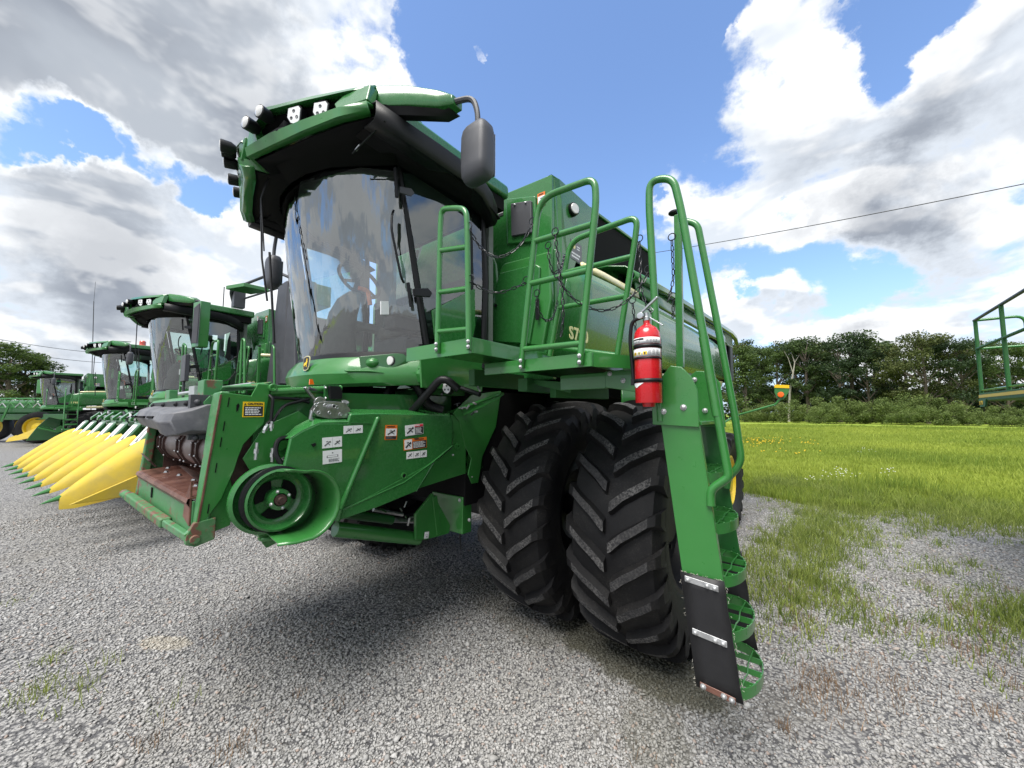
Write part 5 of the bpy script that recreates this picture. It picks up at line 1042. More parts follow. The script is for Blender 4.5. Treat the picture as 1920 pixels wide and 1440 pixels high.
# crushed stone scattered round the camera
def stones(N_):
    r = 1.25 + 9.5*rngs.random(N_)**1.15; th = np.radians(rngs.uniform(-60, 60, N_)) ; fx = _F0; rr = _R
    cx = CAM.x + r*(np.cos(th)*fx.x + np.sin(th)*rr.x); cy = CAM.y + r*(np.cos(th)*fx.y + np.sin(th)*rr.y)
    en_ = 8.2 - .30*cx + rngs.normal(0, .7, N_); fines = vnoise(cx, cy, .9, 41)*.6 + vnoise(cx, cy, 3.0, 42)*.4; keep = ((cy < en_) | (cx < -1.5)) & (rngs.random(N_) > np.clip((fines-.50)*5, 0, .8))
    cx, cy, r = cx[keep], cy[keep], r[keep]; N_ = len(cx)
    sz = (.0052 + .0074*rngs.random(N_)**2.2) * (1 + .06*r); sz[rngs.random(N_) < .004] *= 1.9
    base = np.array([(1,0,0),(0,1,0),(-1,0,0),(0,-1,0),(0,0,1),(0,0,-1)], float)
    v = base[None] * rngs.uniform(.65, 1.25, (N_, 6, 1)) + rngs.normal(0, .16, (N_, 6, 3)); v[:,:,2] *= rngs.uniform(.5, .9, (N_,1)); v[:,:,0] *= rngs.uniform(.8, 1.5, (N_,1))
    a = rngs.uniform(0, 2*np.pi, N_); ca, sa = np.cos(a)[:,None], np.sin(a)[:,None]; tl = rngs.normal(0, .35, N_)[:,None]
    x, y, z = v[:,:,0], v[:,:,1], v[:,:,2]; x, z = x*np.cos(tl)-z*np.sin(tl), x*np.sin(tl)+z*np.cos(tl); x, y = x*ca-y*sa, x*sa+y*ca
    v = np.stack([x, y, z], 2)*sz[:,None,None]; v[:,:,0] += cx[:,None]; v[:,:,1] += cy[:,None]; v[:,:,2] += (sz*.28)[:,None]
    f = np.array([(0,1,4),(1,2,4),(2,3,4),(3,0,4),(1,0,5),(2,1,5),(3,2,5),(0,3,5)]); F_ = f[None] + (np.arange(N_)*6)[:,None,None]
    return v.reshape(-1,3), F_.reshape(-1,3), np.repeat(rngs.random(N_), 6)
ms_ = bpy.data.materials.new('crushed_stone'); ms_.use_nodes = True; n = NT(ms_.node_tree); b_ = n.n['Principled BSDF']; at_ = n.new('ShaderNodeAttribute', attribute_name='rnd').outputs['Fac']
pos = n.new('ShaderNodeNewGeometry').outputs['Position']; mud = n.noise(pos, 3.0, 7, .65)
c_ = n.mix(n.ramp(at_, 0, 1, 0, 1, False), (.25,.247,.24), (.47,.463,.45)); c_ = n.mix(n.math('MULTIPLY', n.ramp(n.noise(pos, .8, 5, .6), .45, .65), .35), c_, (.24,.225,.195)); c_ = n.mix(n.ramp(at_, .93, .97), c_, (.34,.27,.23))
c_ = n.mix(n.math('MULTIPLY', n.ramp(n.noise(pos, 80, 4, .6), .35, .65), .35), c_, (.2,.205,.215))
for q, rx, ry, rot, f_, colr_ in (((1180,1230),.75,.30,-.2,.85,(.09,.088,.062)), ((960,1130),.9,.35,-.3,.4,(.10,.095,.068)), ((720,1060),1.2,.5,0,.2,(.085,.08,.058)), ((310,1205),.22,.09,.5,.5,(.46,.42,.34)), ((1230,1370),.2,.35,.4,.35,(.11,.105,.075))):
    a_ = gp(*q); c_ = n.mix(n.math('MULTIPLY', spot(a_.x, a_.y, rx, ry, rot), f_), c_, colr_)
n.put(b_.inputs['Base Color'], c_); b_.inputs['Roughness'].default_value = .85; b_.inputs['Specular IOR Level'].default_value = .25
vv, ff, rr_ = stones(230000)
o = bpy.data.objects.new('gravel', big_mesh('gravel', vv, ff, 3, ms_, rr_)); COL.objects.link(o); tag(o, 'loose crushed grey gravel covering the yard', kind='stuff')

# grass, weeds and flowers
def blades(cx, cy, h, wd, lean=.45, cr=None):
    N_ = len(cx); a = rngs.uniform(0, 2*np.pi, N_); l = rngs.random(N_)*lean*h; la = rngs.uniform(0, 2*np.pi, N_)
    dx, dy = np.cos(a)*wd/2, np.sin(a)*wd/2; ox, oy = np.cos(la)*l, np.sin(la)*l; z0 = np.zeros(N_)
    v = np.stack([np.stack([cx-dx, cy-dy, z0], 1), np.stack([cx+dx, cy+dy, z0], 1), np.stack([cx+ox*.35+dx*.6, cy+oy*.35+dy*.6, h*.6], 1), np.stack([cx+ox, cy+oy, h], 1), np.stack([cx+ox*.35-dx*.6, cy+oy*.35-dy*.6, h*.6], 1)], 1)
    i = np.arange(N_)*5; f = np.concatenate([np.stack([i, i+1, i+2], 1), np.stack([i, i+2, i+4], 1), np.stack([i+4, i+2, i+3], 1)]); rn = rngs.random(N_) if cr is None else cr
    return v.reshape(-1,3), f, np.repeat(rn, 5)
def polar(N_, r0, r1, a0, a1, pw=1.0):
    r = r0 + (r1-r0)*rngs.random(N_)**pw; th = np.radians(rngs.uniform(a0, a1, N_)); return CAM.x + r*(np.cos(th)*_F0.x + np.sin(th)*_R.x), CAM.y + r*(np.cos(th)*_F0.y + np.sin(th)*_R.y), r
x, y, r = polar(330000, 9, 70, 22, 58, 1.5)
ed = y + .30*x + (vnoise(x, y, .6, 1)-.5)*3.0; k = ed > 8.5; x, y, r = x[k], y[k], r[k]
cl = vnoise(x, y, 1.6, 2); patch = vnoise(x, y, .16, 3)
h = (.05 + .13*rngs.random(len(x)))*(.6+1.0*cl**2)*(1+.010*r); wd = .006 + .0012*r
v, f, rn = blades(x, y, h, wd, .6, np.clip(.25+.6*patch+.3*(rngs.random(len(x))-.5), 0, 1))
o = bpy.data.objects.new('grass', big_mesh('grass', v, f, 3, M['grass'], rn)); COL.objects.link(o); tag(o, 'bright green mown grass covering the field', kind='stuff')
# ragged weeds along the gravel edge: clumps of very different size
tx, ty, tr_ = polar(34000, 2.6, 14, 12, 58, .8); ted = ty + .30*tx
cl2 = vnoise(tx, ty, 1.1, 5)*.6 + vnoise(tx, ty, 3.1, 6)*.4
strip = np.exp(-((tx-(2.75+.10*ty))/.50)**2)*np.clip((ty-.2)/1.6, 0, 1)
band = np.exp(-((ty-(1.9+.15*(tx-4)))/.55)**2)*np.clip((tx-2.9)/.8, 0, 1)*.9
prob = np.clip((ted-6.6)/2.2, 0, 1)*.75 + strip*.85 + band*np.clip((cl2-.35)*3, 0, 1) + np.clip((ted-.8)/9, 0, 1)*.5*np.clip((cl2-.38)*4, 0, 1)
k = (rngs.random(len(tx)) < prob*.60) & (ted < 10.5) & (tx > 1.9) & ~((tx < 2.3) & (ty < 4.7)) & ~((tx < 3.15) & (ty < .1)); tx, ty, prob = tx[k], ty[k], prob[k]
nb = rngs.integers(3, 9, len(tx)) + (rngs.random(len(tx)) < .18)*rngs.integers(8, 30, len(tx)); rad = .012 + .035*rngs.random(len(tx)) + .03*(nb > 12)
x = np.repeat(tx, nb) + rngs.normal(0, 1, nb.sum())*np.repeat(rad, nb); y = np.repeat(ty, nb) + rngs.normal(0, 1, nb.sum())*np.repeat(rad, nb)
th_ = (.05 + .17*rngs.random(len(tx))**1.5)*(.6 + .7*np.clip(prob, 0, 1)); h = np.repeat(th_, nb)*rngs.uniform(.5, 1.15, nb.sum()); tone = np.clip(np.repeat(rngs.random(len(tx)), nb)*.8 + .25*rngs.random(nb.sum()), 0, 1)
v, f, rn = blades(x, y, h, np.full(len(x), .007), 1.1, tone)
o = bpy.data.objects.new('weeds', big_mesh('weeds', v, f, 3, M['tuft'], rn)); COL.objects.link(o); tag(o, 'thin green weeds growing through the gravel', kind='stuff')
xs, ys = [], []
rg = random.Random(21)
for px, py, cnt, sp in [(rg.uniform(1480,1900), rg.uniform(1090,1350), rg.randint(15,55), .07) for _ in range(46)] + [(450,1400,60,.06),(280,1395,40,.05),(430,1190,30,.08),(1470,1370,40,.04),(560,1300,14,.03),(620,1330,10,.04),(1190,1420,20,.05)]:
    c = gp(px, py)
    for _ in range(cnt): xs.append(c.x+rg.gauss(0,sp)); ys.append(c.y+rg.gauss(0,sp))
x, y = np.array(xs), np.array(ys); v, f, rn = blades(x, y, .02+.07*rngs.random(len(x)), np.full(len(x), .004), 1.0)
o = bpy.data.objects.new('dry_weeds', big_mesh('dry_weeds', v, f, 3, M['dry_weed'], rn)); COL.objects.link(o); tag(o, 'brown withered weeds scattered on the gravel', kind='stuff')
xs, ys = [], []
for px, py, cnt, sp in ((80,1290,80,.07),(95,1240,50,.05),(150,1290,40,.06),(60,1315,40,.06),(130,1330,25,.07),(30,1130,14,.05),(190,1250,30,.06),(330,1320,20,.07)):
    c = gp(px, py)
    for _ in range(cnt): xs.append(c.x+rg.gauss(0,sp)); ys.append(c.y+rg.gauss(0,sp))
x, y = np.array(xs), np.array(ys); v, f, rn = blades(x, y, .02+.08*rngs.random(len(x)), np.full(len(x), .005), 1.0, .5+.5*rngs.random(len(x)))
o = bpy.data.objects.new('yellow_weeds', big_mesh('yellow_weeds', v, f, 3, M['tuft'], rn)); COL.objects.link(o); tag(o, 'sparse yellowish weeds at the left of the yard', kind='stuff')
def dots(name, mt, regs, sz, label):
    vs = []
    for px, py, sx_, sy2, cnt in regs:
        for _ in range(cnt):
            c = P(px+rg.gauss(0,sx_), max(790, py+rg.gauss(0,sy2)), 'Z', 0); vs.append((c.x, c.y, rg.uniform(.12,.28)))
    b = MB()
    for c in vs: b.ball(c, (sz,sz,sz*.5), 5)
    o = b.build(name, mt); tag(o, label, kind='stuff')
dots('yellow_flowers', 'flower_yellow', [(1430,832,22,4,90),(1520,835,10,2,12),(1480,855,30,4,12)], .035, 'scattered yellow wildflowers in the grass field')
dots('white_flowers', 'flower_white', [(1575,900,14,3,30),(1620,852,8,2,14),(1668,897,8,2,14),(1530,912,8,2,8)], .016, 'small white wildflowers in the grass field')
# taller clumps in the field
xs, ys, hs = [], [], []
for px, py, cnt, sp, hh_ in ((1690,925,500,.35,.5),(1600,930,260,.35,.38),(1740,870,400,.7,.5),(1660,855,300,.5,.4),(1500,940,200,.5,.35),(1820,880,300,.9,.35),(1603,915,12,.02,.9),(1640,860,160,.4,.4)):
    c = gp(px, py)
    for _ in range(cnt): xs.append(c.x+rg.gauss(0,sp)); ys.append(c.y+rg.gauss(0,sp*.7)); hs.append(hh_*rg.uniform(.4,1))
x, y = np.array(xs), np.array(ys); v, f, rn = blades(x, y, np.array(hs), np.full(len(x), .014), .5, .5*rngs.random(len(x)))
o = bpy.data.objects.new('tall_grass', big_mesh('tall_grass', v, f, 3, M['grass'], rn)); COL.objects.link(o); tag(o, 'tall tufts of uncut grass in the field', kind='stuff')

# ================================================================== trees
def leaf_cloud(clumps, per, size, seed):
    g = np.random.default_rng(seed); vs = []; rn = []
    for (cx, cy, cz, rx, ry, rz, shade) in clumps:
        N_ = int(per*(rx*ry*rz)**(1/3)); d = g.normal(size=(N_,3)); d /= np.linalg.norm(d, axis=1)[:,None]; rad = g.random(N_)**.45
        c = d*rad[:,None]*np.array([rx,ry,rz]) + np.array([cx,cy,cz]); u = g.normal(size=(N_,3)); u /= np.linalg.norm(u, axis=1)[:,None]; w_ = np.cross(u, d+g.normal(size=(N_,3))*.5); w_ /= np.linalg.norm(w_, axis=1)[:,None]
        s_ = size*g.uniform(.5,1.2,(N_,1)); vs.append(np.stack([c-u*s_, c+w_*s_*.6, c+u*s_, c-w_*s_*.6], 1)); rn.append(np.repeat(np.clip(g.random(N_)*.7+shade*.3, 0, 1), 4))
    v = np.concatenate(vs).reshape(-1,3); return v, np.arange(len(v)).reshape(-1,4), np.concatenate(rn)
def tree_protos():
    out = []
    for kind, seed in (('round',1),('tall',2),('broad',3),('round',4),('cone',5),('tall',6)):
        rg = random.Random(seed); H = 1.0; cl = []; tr = MB(); th = .30 if kind != 'cone' else .06
        wR = {'round':.30,'tall':.20,'broad':.42,'cone':.22}[kind]
        lean = rg.uniform(-.02,.02)
        tr.tube([(0,0,-.01),(lean*.5,0,.2),(lean,.01,.5),(lean,0,.85)], [.022,.017,.012,.003], 7)
        for k in range(30 if kind != 'broad' else 36):
            z = rg.uniform(th if kind != 'broad' else .3, .95); t = (z-th)/(1-th)
            prof = {'round':math.sin(math.pi*min(1,t*.85+.12))**.6,'tall':math.sin(math.pi*min(1,t*.8+.15))**.5,'broad':math.sin(math.pi*min(1,t*.75+.22))**.7,'cone':1.05-t}[kind]
            a = rg.uniform(0,6.28); rr2 = wR*prof*rg.uniform(.35,1.0); s_ = rg.uniform(.035,.10)*(1.1 if kind=='broad' else 1)
            x_, y_ = rr2*math.cos(a)+lean, rr2*math.sin(a); cl.append((x_, y_, z, s_*1.25, s_*1.25, s_*.8, rg.random()))
            if k % 2 == 0: tr.tube([(lean*.8,0,max(.15,z-.18)), (x_*.5,y_*.5,z-.07), (x_*.92,y_*.92,z)], [.008,.005,.002], 5)
        v, f, rn = leaf_cloud(cl, 3000, .0120, seed); out.append((kind, big_mesh('crown', v, f, 4, M['leaf_mid'], rn), tr))
    return out
protos = tree_protos(); trunk_me = []
for kind, cm, tr in protos:
    t = tr.build('trunk', 'bark'); trunk_me.append(t.data); bpy.data.objects.remove(t)
TINT = [M['leaf_mid'], foliage('olive_leaves', (0.045,0.065,0.018), (0.11,0.13,0.035)), foliage('deep_leaves', (0.015,0.034,0.014), (0.045,0.075,0.026)), foliage('bright_leaves', (0.04,0.075,0.02), (0.10,0.15,0.035))]
def plant_tree(i, loc, H, rz, wid, label, cat='tree', group=None, name=None):
    kind, cm, _ = protos[i]; e = empty(name or {'round':'oak_tree','tall':'tall_tree','broad':'spreading_tree','cone':'cedar_tree'}[kind], loc); e.scale = (H*wid, H*wid, H); e.rotation_euler = (0,0,rz)
    c = bpy.data.objects.new('crown', cm); COL.objects.link(c); c.parent = e; c.material_slots[0].link = 'OBJECT'; c.material_slots[0].material = TINT[(int(abs(loc[0])*7)+i) % 4]; t = bpy.data.objects.new('trunk', trunk_me[i]); COL.objects.link(t); t.parent = e; tag(e, label, cat, group); return e
rg = random.Random(77)
KW = {'round':'rounded','tall':'tall narrow','broad':'spreading','cone':'conical evergreen'}
# pixel column, top row, distance, prototype, width
TR = [(1398,650,98,4,1.35,'dark conical evergreen nearest the rear of the near combine'),(1432,652,108,1,1.2,'dark narrow tree just right of the conical evergreen'),(1462,650,104,0,.95,'tree behind the orange marker lamp'),
      (1492,640,110,1,1.2,'tall narrow tree with a pale bare limb beside it'),(1515,634,102,5,1.1,'slim dark tree right of the pale bare limb'),(1543,640,112,1,1.0,'slim tree with sky showing through its trunk line'),(1575,626,100,0,1.0,'tallest rounded tree near the middle of the woodland'),(1602,630,106,5,1.35,'tall tree whose top stands just right of the tallest crown'),
      (1632,655,104,3,.9,'lower tree on the left of the gap of sky'),(1662,668,110,0,.8,'lowest tree under the gap of sky'),(1700,640,104,3,1.0,'tree on the left shoulder of the broad crown'),(1740,622,98,2,1.0,'broad airy crown in the middle right of the woodland'),
      (1790,640,108,3,1.0,'tree on the right shoulder of the broad crown'),(1812,628,96,0,.95,'tree with a bare straight trunk left of the platform'),(1850,640,105,2,.85,'airy tree seen through the platform railing'),(1893,636,100,2,.9,'tree at the right edge of the photograph'),(1935,640,104,0,1.1,'tree partly cut by the right edge'),
      (1380,640,125,2,1.1,'tree behind the straw hood of the near combine'),(1425,640,128,2,1.1,'pale tree rising behind the two leftmost evergreens'),(1650,640,135,1,1.5,'far tree filling the dip in the skyline'),(1770,650,130,3,1.3,'far tree behind the two right crowns'),(1540,650,130,3,1.3,'far tree filling the left half of the woodland')]
for px, py, dist, i, wd_, lb in TR:
    b0 = D(px, 775, dist); b0.z = 0; top = D(px, py, dist).z; plant_tree(i, b0, top*1.03, rg.uniform(0,6.28), wd_, lb, 'tree', 'trees of the woodland beyond the field')
# pale bare limb
b = MB(); a0 = D(1478,765,101); a0.z = 0; b.tube([a0, D(1481,735,101), D(1487,700,101), D(1490,680,101), D(1484,662,101)], [.25,.2,.14,.1,.04], 7); b.tube([D(1487,700,101), D(1478,672,101), D(1468,655,101)], [.1,.06,.03], 6); b.tube([D(1490,680,101), D(1499,665,101)], [.07,.03], 5)
o = b.build('bare_tree', mat('pale_dead_wood', (.35,.33,.28), .9)); tag(o, 'pale leafless tree in front of the dark woodland', 'tree')
# bushes: several soft humps each
def bush_mesh(seed):
    rg = random.Random(seed); cl = []
    for k in range(26):
        a = rg.uniform(0,6.28); rr2 = rg.uniform(0,.42)**.9; z = rg.uniform(.12,.82)*(1-.5*(rr2/.45)**2); s_ = rg.uniform(.10,.19); cl.append((rr2*math.cos(a)*1.25, rr2*math.sin(a), z, s_, s_, s_*.9, rg.random()))
    v, f, rn = leaf_cloud(cl, 1500, .020, seed+50); return big_mesh('bush', v, f, 4, M['leaf_bush'], rn)
BM = [bush_mesh(s_) for s_ in (1,2,3)]
BU = [(1395,762,88),(1420,755,92),(1447,748,90),(1490,742,89),(1530,738,92),(1570,735,88),(1612,745,90),(1650,738,87),(1690,735,91),(1730,732,88),(1765,738,90),(1800,752,86),(1835,760,88),(1865,755,84),(1900,758,86),(1935,755,85),(1550,752,84),(1700,750,83)]
names = ['leftmost bush beside the near combine','low bush under the conical evergreen','bush below the marker arm','bush right of the marker lamp','fourth large bush along the field edge','wide bush under the tallest tree','bush just right of the tallest tree','bush left of the sky gap','bush under the sky gap','large bush below the broad airy crown','bush at the foot of the broad crown','small bush before the bare trunk','low bush below the harvester platform','bush under the model number plate','bush right of the model number plate','bush at the right edge','low bush in front of the wide bush','low bush in front of the large bush']
for (px, py, dist), lb in zip(BU, names):
    b0 = D(px, 775, dist); b0.z = 0; H = D(px, py, dist).z*1.08; o = bpy.data.objects.new('bush', BM[rg.randrange(3)]); COL.objects.link(o); o.location = b0; o.scale = (H*1.15, H*1.15, H); o.rotation_euler = (0,0,rg.uniform(0,6.28)); tag(o, 'green ' + lb, 'bush', 'bushes along the far edge of the field')
# shaded undergrowth closing the wood behind the bushes
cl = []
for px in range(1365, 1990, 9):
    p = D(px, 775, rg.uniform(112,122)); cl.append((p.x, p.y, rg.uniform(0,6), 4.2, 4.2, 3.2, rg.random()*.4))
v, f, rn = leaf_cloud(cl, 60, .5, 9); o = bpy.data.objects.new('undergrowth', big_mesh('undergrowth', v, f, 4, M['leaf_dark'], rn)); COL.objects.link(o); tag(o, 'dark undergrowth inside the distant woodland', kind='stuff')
for px, py, dist, i, wd_, lb in [(8,652,75,2,1.0,'dark tree at the left edge of the photograph'),(45,672,78,0,1.25,'dark tree left of the power mast'),(72,700,80,3,1.3,'lower dark tree sloping down toward the combines'),(-40,640,76,3,1.2,'large dark tree just outside the left edge'),(90,722,86,0,1.1,'lowest dark tree behind the sprayer')]:
    b0 = D(px, 775, dist); b0.z = 0; top = D(px, py, dist).z; plant_tree(i, b0, top*1.04, rg.uniform(0,6.28), wd_*1.35, lb, 'tree', 'trees behind the sprayer')

# ================================================================== cables and mast
def cable(name, a, c, sag, r, label):
    b = MB(); pts = [a.lerp(c, t/16) - Vector((0,0,sag*4*(t/16)*(1-t/16))) for t in range(17)]; b.tube(pts, r, 5); o = b.build(name, 'cable'); tag(o, label, 'power line'); return o
cable('power_line', D(1060,497,26), D(2050,318,20), .25, .016, 'thin cable crossing the clouds at the right')
cable('power_line', D(-60,625,80), D(190,662,95), .3, .035, 'upper cable across the grey sky at left')
cable('power_line', D(-60,645,80), D(190,680,95), .3, .035, 'second cable just below the upper one at left')
cable('power_line', D(60,706,80), D(240,716,90), .2, .035, 'lowest cable just over the left trees')
b = MB(); a0 = D(172,775,70); a0.z = 0; t0 = D(176,565,70); 
for dx_ in (-.16,.16): b.tube([a0+Vector((dx_,0,0)), t0+Vector((dx_*.3,0,0))], .035, 5)
for k in range(24): q = a0.lerp(t0, k/24); q2 = a0.lerp(t0, (k+1)/24); b.tube([q+Vector((-.16*(1-.7*k/24)*(1 if k%2 else -1),0,0)), q2+Vector((.16*(1-.7*k/24)*(1 if k%2 else -1),0,0))], .02, 4)
b.tube([t0, t0+Vector((0,0,2.5))], .02, 4); o = b.build('radio_mast', 'cable'); tag(o, 'thin grey lattice mast rising behind the third combine', 'mast')

# ================================================================== the other combines: copies of the first with their own gear
SKIP2 = ('feeder_house','drive_shield','drive_pulley','chute_guard','hose_bundle','small_fittings','marker_arm','gas_strut')
def copy_tree(o, parent=None, skip=(), loc=None, depth=0):
    c = o.copy(); COL.objects.link(c); c.parent = parent
    for ch in o.children:
        if ch.name.split('.')[0] in skip: continue
        copy_tree(ch, c, (), None, depth+1)
    if loc is not None: c.location = loc
    return c
C2 = copy_tree(CB, None, SKIP2, (-7.15, .15, 0)); tag(C2, 'second combine, just behind the near one, carrying the yellow corn header', 'combine harvester')
C3 = copy_tree(CB, None, SKIP2, (-14.6, .1, 0)); tag(C3, 'third combine, with an orange beacon on its roof', 'combine harvester')
C4 = copy_tree(CB, None, SKIP2 + ('rear_railing','front_railing'), (-29.5, -1.0, 0)); tag(C4, 'smallest combine, farthest away beside the sprayer', 'combine harvester')
b = MB(); b.lathe((.55,-1.2,4.0), (0,0,1), [(0,0),(.10,0),(.10,.03),(.085,.04),(.085,.15),(.06,.18),(0,.185)], 18); b.build('beacon', mat('amber_beacon', (.55,.05,.02), .2, coat=1.0), C3)
b = MB(); b.tube([(.6,-1.0,4.0),(.6,-1.0,4.5)], .010, 6); b.box((.55,-1.05,3.98),(.65,-.95,4.03)); b.build('roof_antenna', 'black', C2)
b = MB(); b.tube(fillet([(.9,-.9,4.1),(1.0,-1.0,4.35),(2.3,-.6,4.55),(2.7,-.4,4.35),(2.7,-.4,4.0)], .12, 5), .028, 8); b.tube([(.9,-.8,4.2),(2.6,-.5,4.25)], .02, 6); b.box((.95,-.95,4.0),(1.12,-.75,4.45)); b.box((2.55,-.55,3.9),(2.68,-.35,4.3)); b.build('beacon_bar', 'dark_grey', C2)
b = MB(); b.prism([(2.1,-1.35,4.05),(2.55,-1.2,4.05),(2.55,-1.2,4.12),(2.1,-1.35,4.12)], (0,.4,0)); b.prism([(1.9,-1.75,2.95),(2.12,-1.7,2.95),(2.15,-1.7,3.75),(1.88,-1.75,3.75)], (0,.14,0)); b.prism([(2.03,-1.76,3.0),(2.14,-1.71,3.0),(2.17,-1.71,3.7),(2.06,-1.76,3.62)], (0,-.02,0), 1); b.build('side_marker_panel', ['green','dark_grey'], C2, bevel=.01)
b = MB(); b.prism([(2.15,-.68,1.9),(2.9,-.66,1.9),(2.95,-.64,3.0),(2.9,-.62,4.25),(2.45,-.62,4.25),(2.35,-.66,3.0)], (0,.35,0)); b.prism([(2.93,-.70,1.9),(3.55,-.66,1.9),(3.35,-.64,3.0),(3.2,-.62,4.25),(2.93,-.62,4.25),(2.98,-.66,3.0)], (0,.40,0)); b.build('auger_housing', 'dark_grey', C2, bevel=.03)
b = MB(); b.box((.9,.1,4.15),(2.05,.6,4.6)); b.prism([(1.5,.05,4.2),(2.1,.08,4.2),(2.1,.08,4.58),(1.5,.05,4.52)], (0,-.03,0), 1); b.prism([(1.56,.01,4.25),(2.04,.03,4.25),(2.04,.03,4.52),(1.56,.01,4.47)], (0,-.02,0), 2); b.build('auger_head', ['green_dark','text_cream','black'], C2, bevel=.02)
for s_, lab_ in ((2.75,''),(3.0,'')):
    b = MB(); s_ -= 1.3; b.tube([(s_,-.55,1.9),(s_+.75,-.3,4.1)], .022, 8)
    if s_ > 1.5:
        for k in range(7): t = k/7+.05; b.tube([(1.45+.75*t,-.55+.25*t,1.9+2.2*t),(1.7+.75*t,-.55+.25*t,1.9+2.2*t)], .018, 6)
    b.build('access_ladder_rail', 'green', C2)
b = MB(); b.tube([(2.35,-1.9,1.9),(2.35,-1.9,2.35)], .02, 8); b.prism([(2.22,-1.93,2.32),(2.5,-1.93,2.32),(2.5,-1.93,2.75),(2.22,-1.93,2.75)], (0,.06,0)); b.build('lower_mirror', 'dark_grey', C2, bevel=.02)

# ================================================================== corn header
T0 = P(87,939,'Z',.75); T1 = P(9,873,'Z',.75); e = (T1-T0); e.z = 0; LEN = e.length; e.normalize(); bk = Vector((-e.y, e.x, 0)); bk = -bk if bk.y < 0 else bk     # e along the header, bk backwards
HD = empty('corn_header', (T0.x, T0.y, 0)); tag(HD, 'yellow corn header with pointed snouts on the second combine', 'corn header')
def H_(a, q, z): v_ = e*a + bk*q; return Vector((v_.x, v_.y, z))
NS = 8; SP = LEN/(NS-1)
for k in range(NS):
    a = SP*k; b = MB(); rings = []
    for t, hw_, top, bot in ((.10,.04,.80,.73),(.22,.09,.93,.78),(.42,.15,1.12,.87),(.62,.21,1.30,.97),(.80,.25,1.43,1.07),(.90,.23,1.47,1.12)):
        rings.append([H_(a-hw_, t, bot), H_(a-hw_*.95, t, bot+(top-bot)*.45), H_(a-hw_*.6, t, top-.03), H_(a, t, top), H_(a+hw_*.6, t, top-.03), H_(a+hw_*.95, t, bot+(top-bot)*.45), H_(a+hw_, t, bot)])
    if k == 0: rings = [[q if j > 2 else Vector((q.x, q.y, q.z-(.10+.25*i/5 if j == 0 else 0))) for j, q in enumerate(r_)] for i, r_ in enumerate(rings)]
    b.loft(rings, closed=True, cap=True); sn = b.build('snout', 'yellow_plastic', HD, angle=50)
    b = MB(); b.loft([[H_(a+.03*math.cos(t)*s_, q, z+.03*math.sin(t)*s_) for t in [i*math.pi/4 for i in range(8)]] for q, z, s_ in ((-.05,.715,.1),(.02,.74,.7),(.10,.765,1.15),(.12,.77,1.0))], closed=True, cap=True); b.build('snout_tip', 'green', sn)
    b = MB(); b.lathe(H_(a-.13,.45,1.0), -e, [(.018,0),(.014,.01),(0,.011)], 10); b.build('snout_bolt', 'dark_grey', sn)
    if k < NS-1:
        b = MB(); c = a+SP/2
        b.prism([H_(c-.19,.78,1.30),H_(c+.19,.78,1.30),H_(c+.19,1.02,1.66),H_(c-.19,1.02,1.66)], (0,0,-.14)); ru = b.build('row_unit', 'green_dark', HD, bevel=.02)
        b = MB(); b.prism([H_(c-.12,.80,1.335),H_(c+.15,.80,1.335),H_(c+.15,.985,1.613),H_(c-.12,.985,1.613)], (0,0,.004)); b.build('row_label', 'white', ru)
        b = MB(); b.prism([H_(c-.01,.83,1.383),H_(c+.03,.83,1.383),H_(c+.03,.96,1.578),H_(c-.01,.96,1.578)], (0,-.003,.005)); b.prism([H_(c-.06,.83,1.383),H_(c-.01,.83,1.383),H_(c-.01,.85,1.413),H_(c-.06,.85,1.413)], (0,-.003,.005)); b.build('row_mark', 'label_grey', ru)
b = MB(); b.prism([H_(-.24,.15,.70), H_(-.24,.75,.98), H_(-.24,.95,1.5), H_(-.24,1.5,1.7), H_(-.24,1.55,.85), H_(-.24,.9,.72)], e*.03); b.build('end_panel', 'yellow_plastic', HD, bevel=.01)
b = MB(); b.prism([H_(-.26,.9,.70), H_(-.26,.95,1.45), H_(-.26,1.55,1.72), H_(-.26,1.6,.75)], e*-.02); b.build('end_bracket', 'green', HD, bevel=.01)
b = MB(); b.bar(H_(-.2,1.2,1.05), H_(LEN+.2,1.2,1.05), .3, .25).bar(H_(-.2,1.35,1.60), H_(LEN+.2,1.35,1.60), .12, .1)
for k in range(13): a = LEN*k/12; b.bar(H_(a,1.35,1.1), H_(a,1.35,1.75), .12, .05, e)
b.build('header_frame', 'green_dark', HD, bevel=.01)
b = MB(); rgx = random.Random(5)
for k in range(70): a = rgx.uniform(0,LEN); p = H_(a, rgx.uniform(1.1,1.4), rgx.uniform(1.6,1.85)); b.tube([p, p+e*rgx.uniform(-.15,.15)+Vector((0,0,rgx.uniform(-.1,.12)))], rgx.uniform(.008,.022), 6, m=k % 3)
b.tube([H_(0,1.2,1.72), H_(LEN,1.2,1.74)], .018, 6, m=1)
for k in range(9): p = H_(LEN*k/9, 1.05, 1.66); b.prism([p, p+e*.12, p+e*.12+Vector((0,.12,.12)), p+Vector((0,.12,.12))], (0,0,.05), 0)
b.build('header_drive_gear', ['green','zinc','dark_grey'], HD)
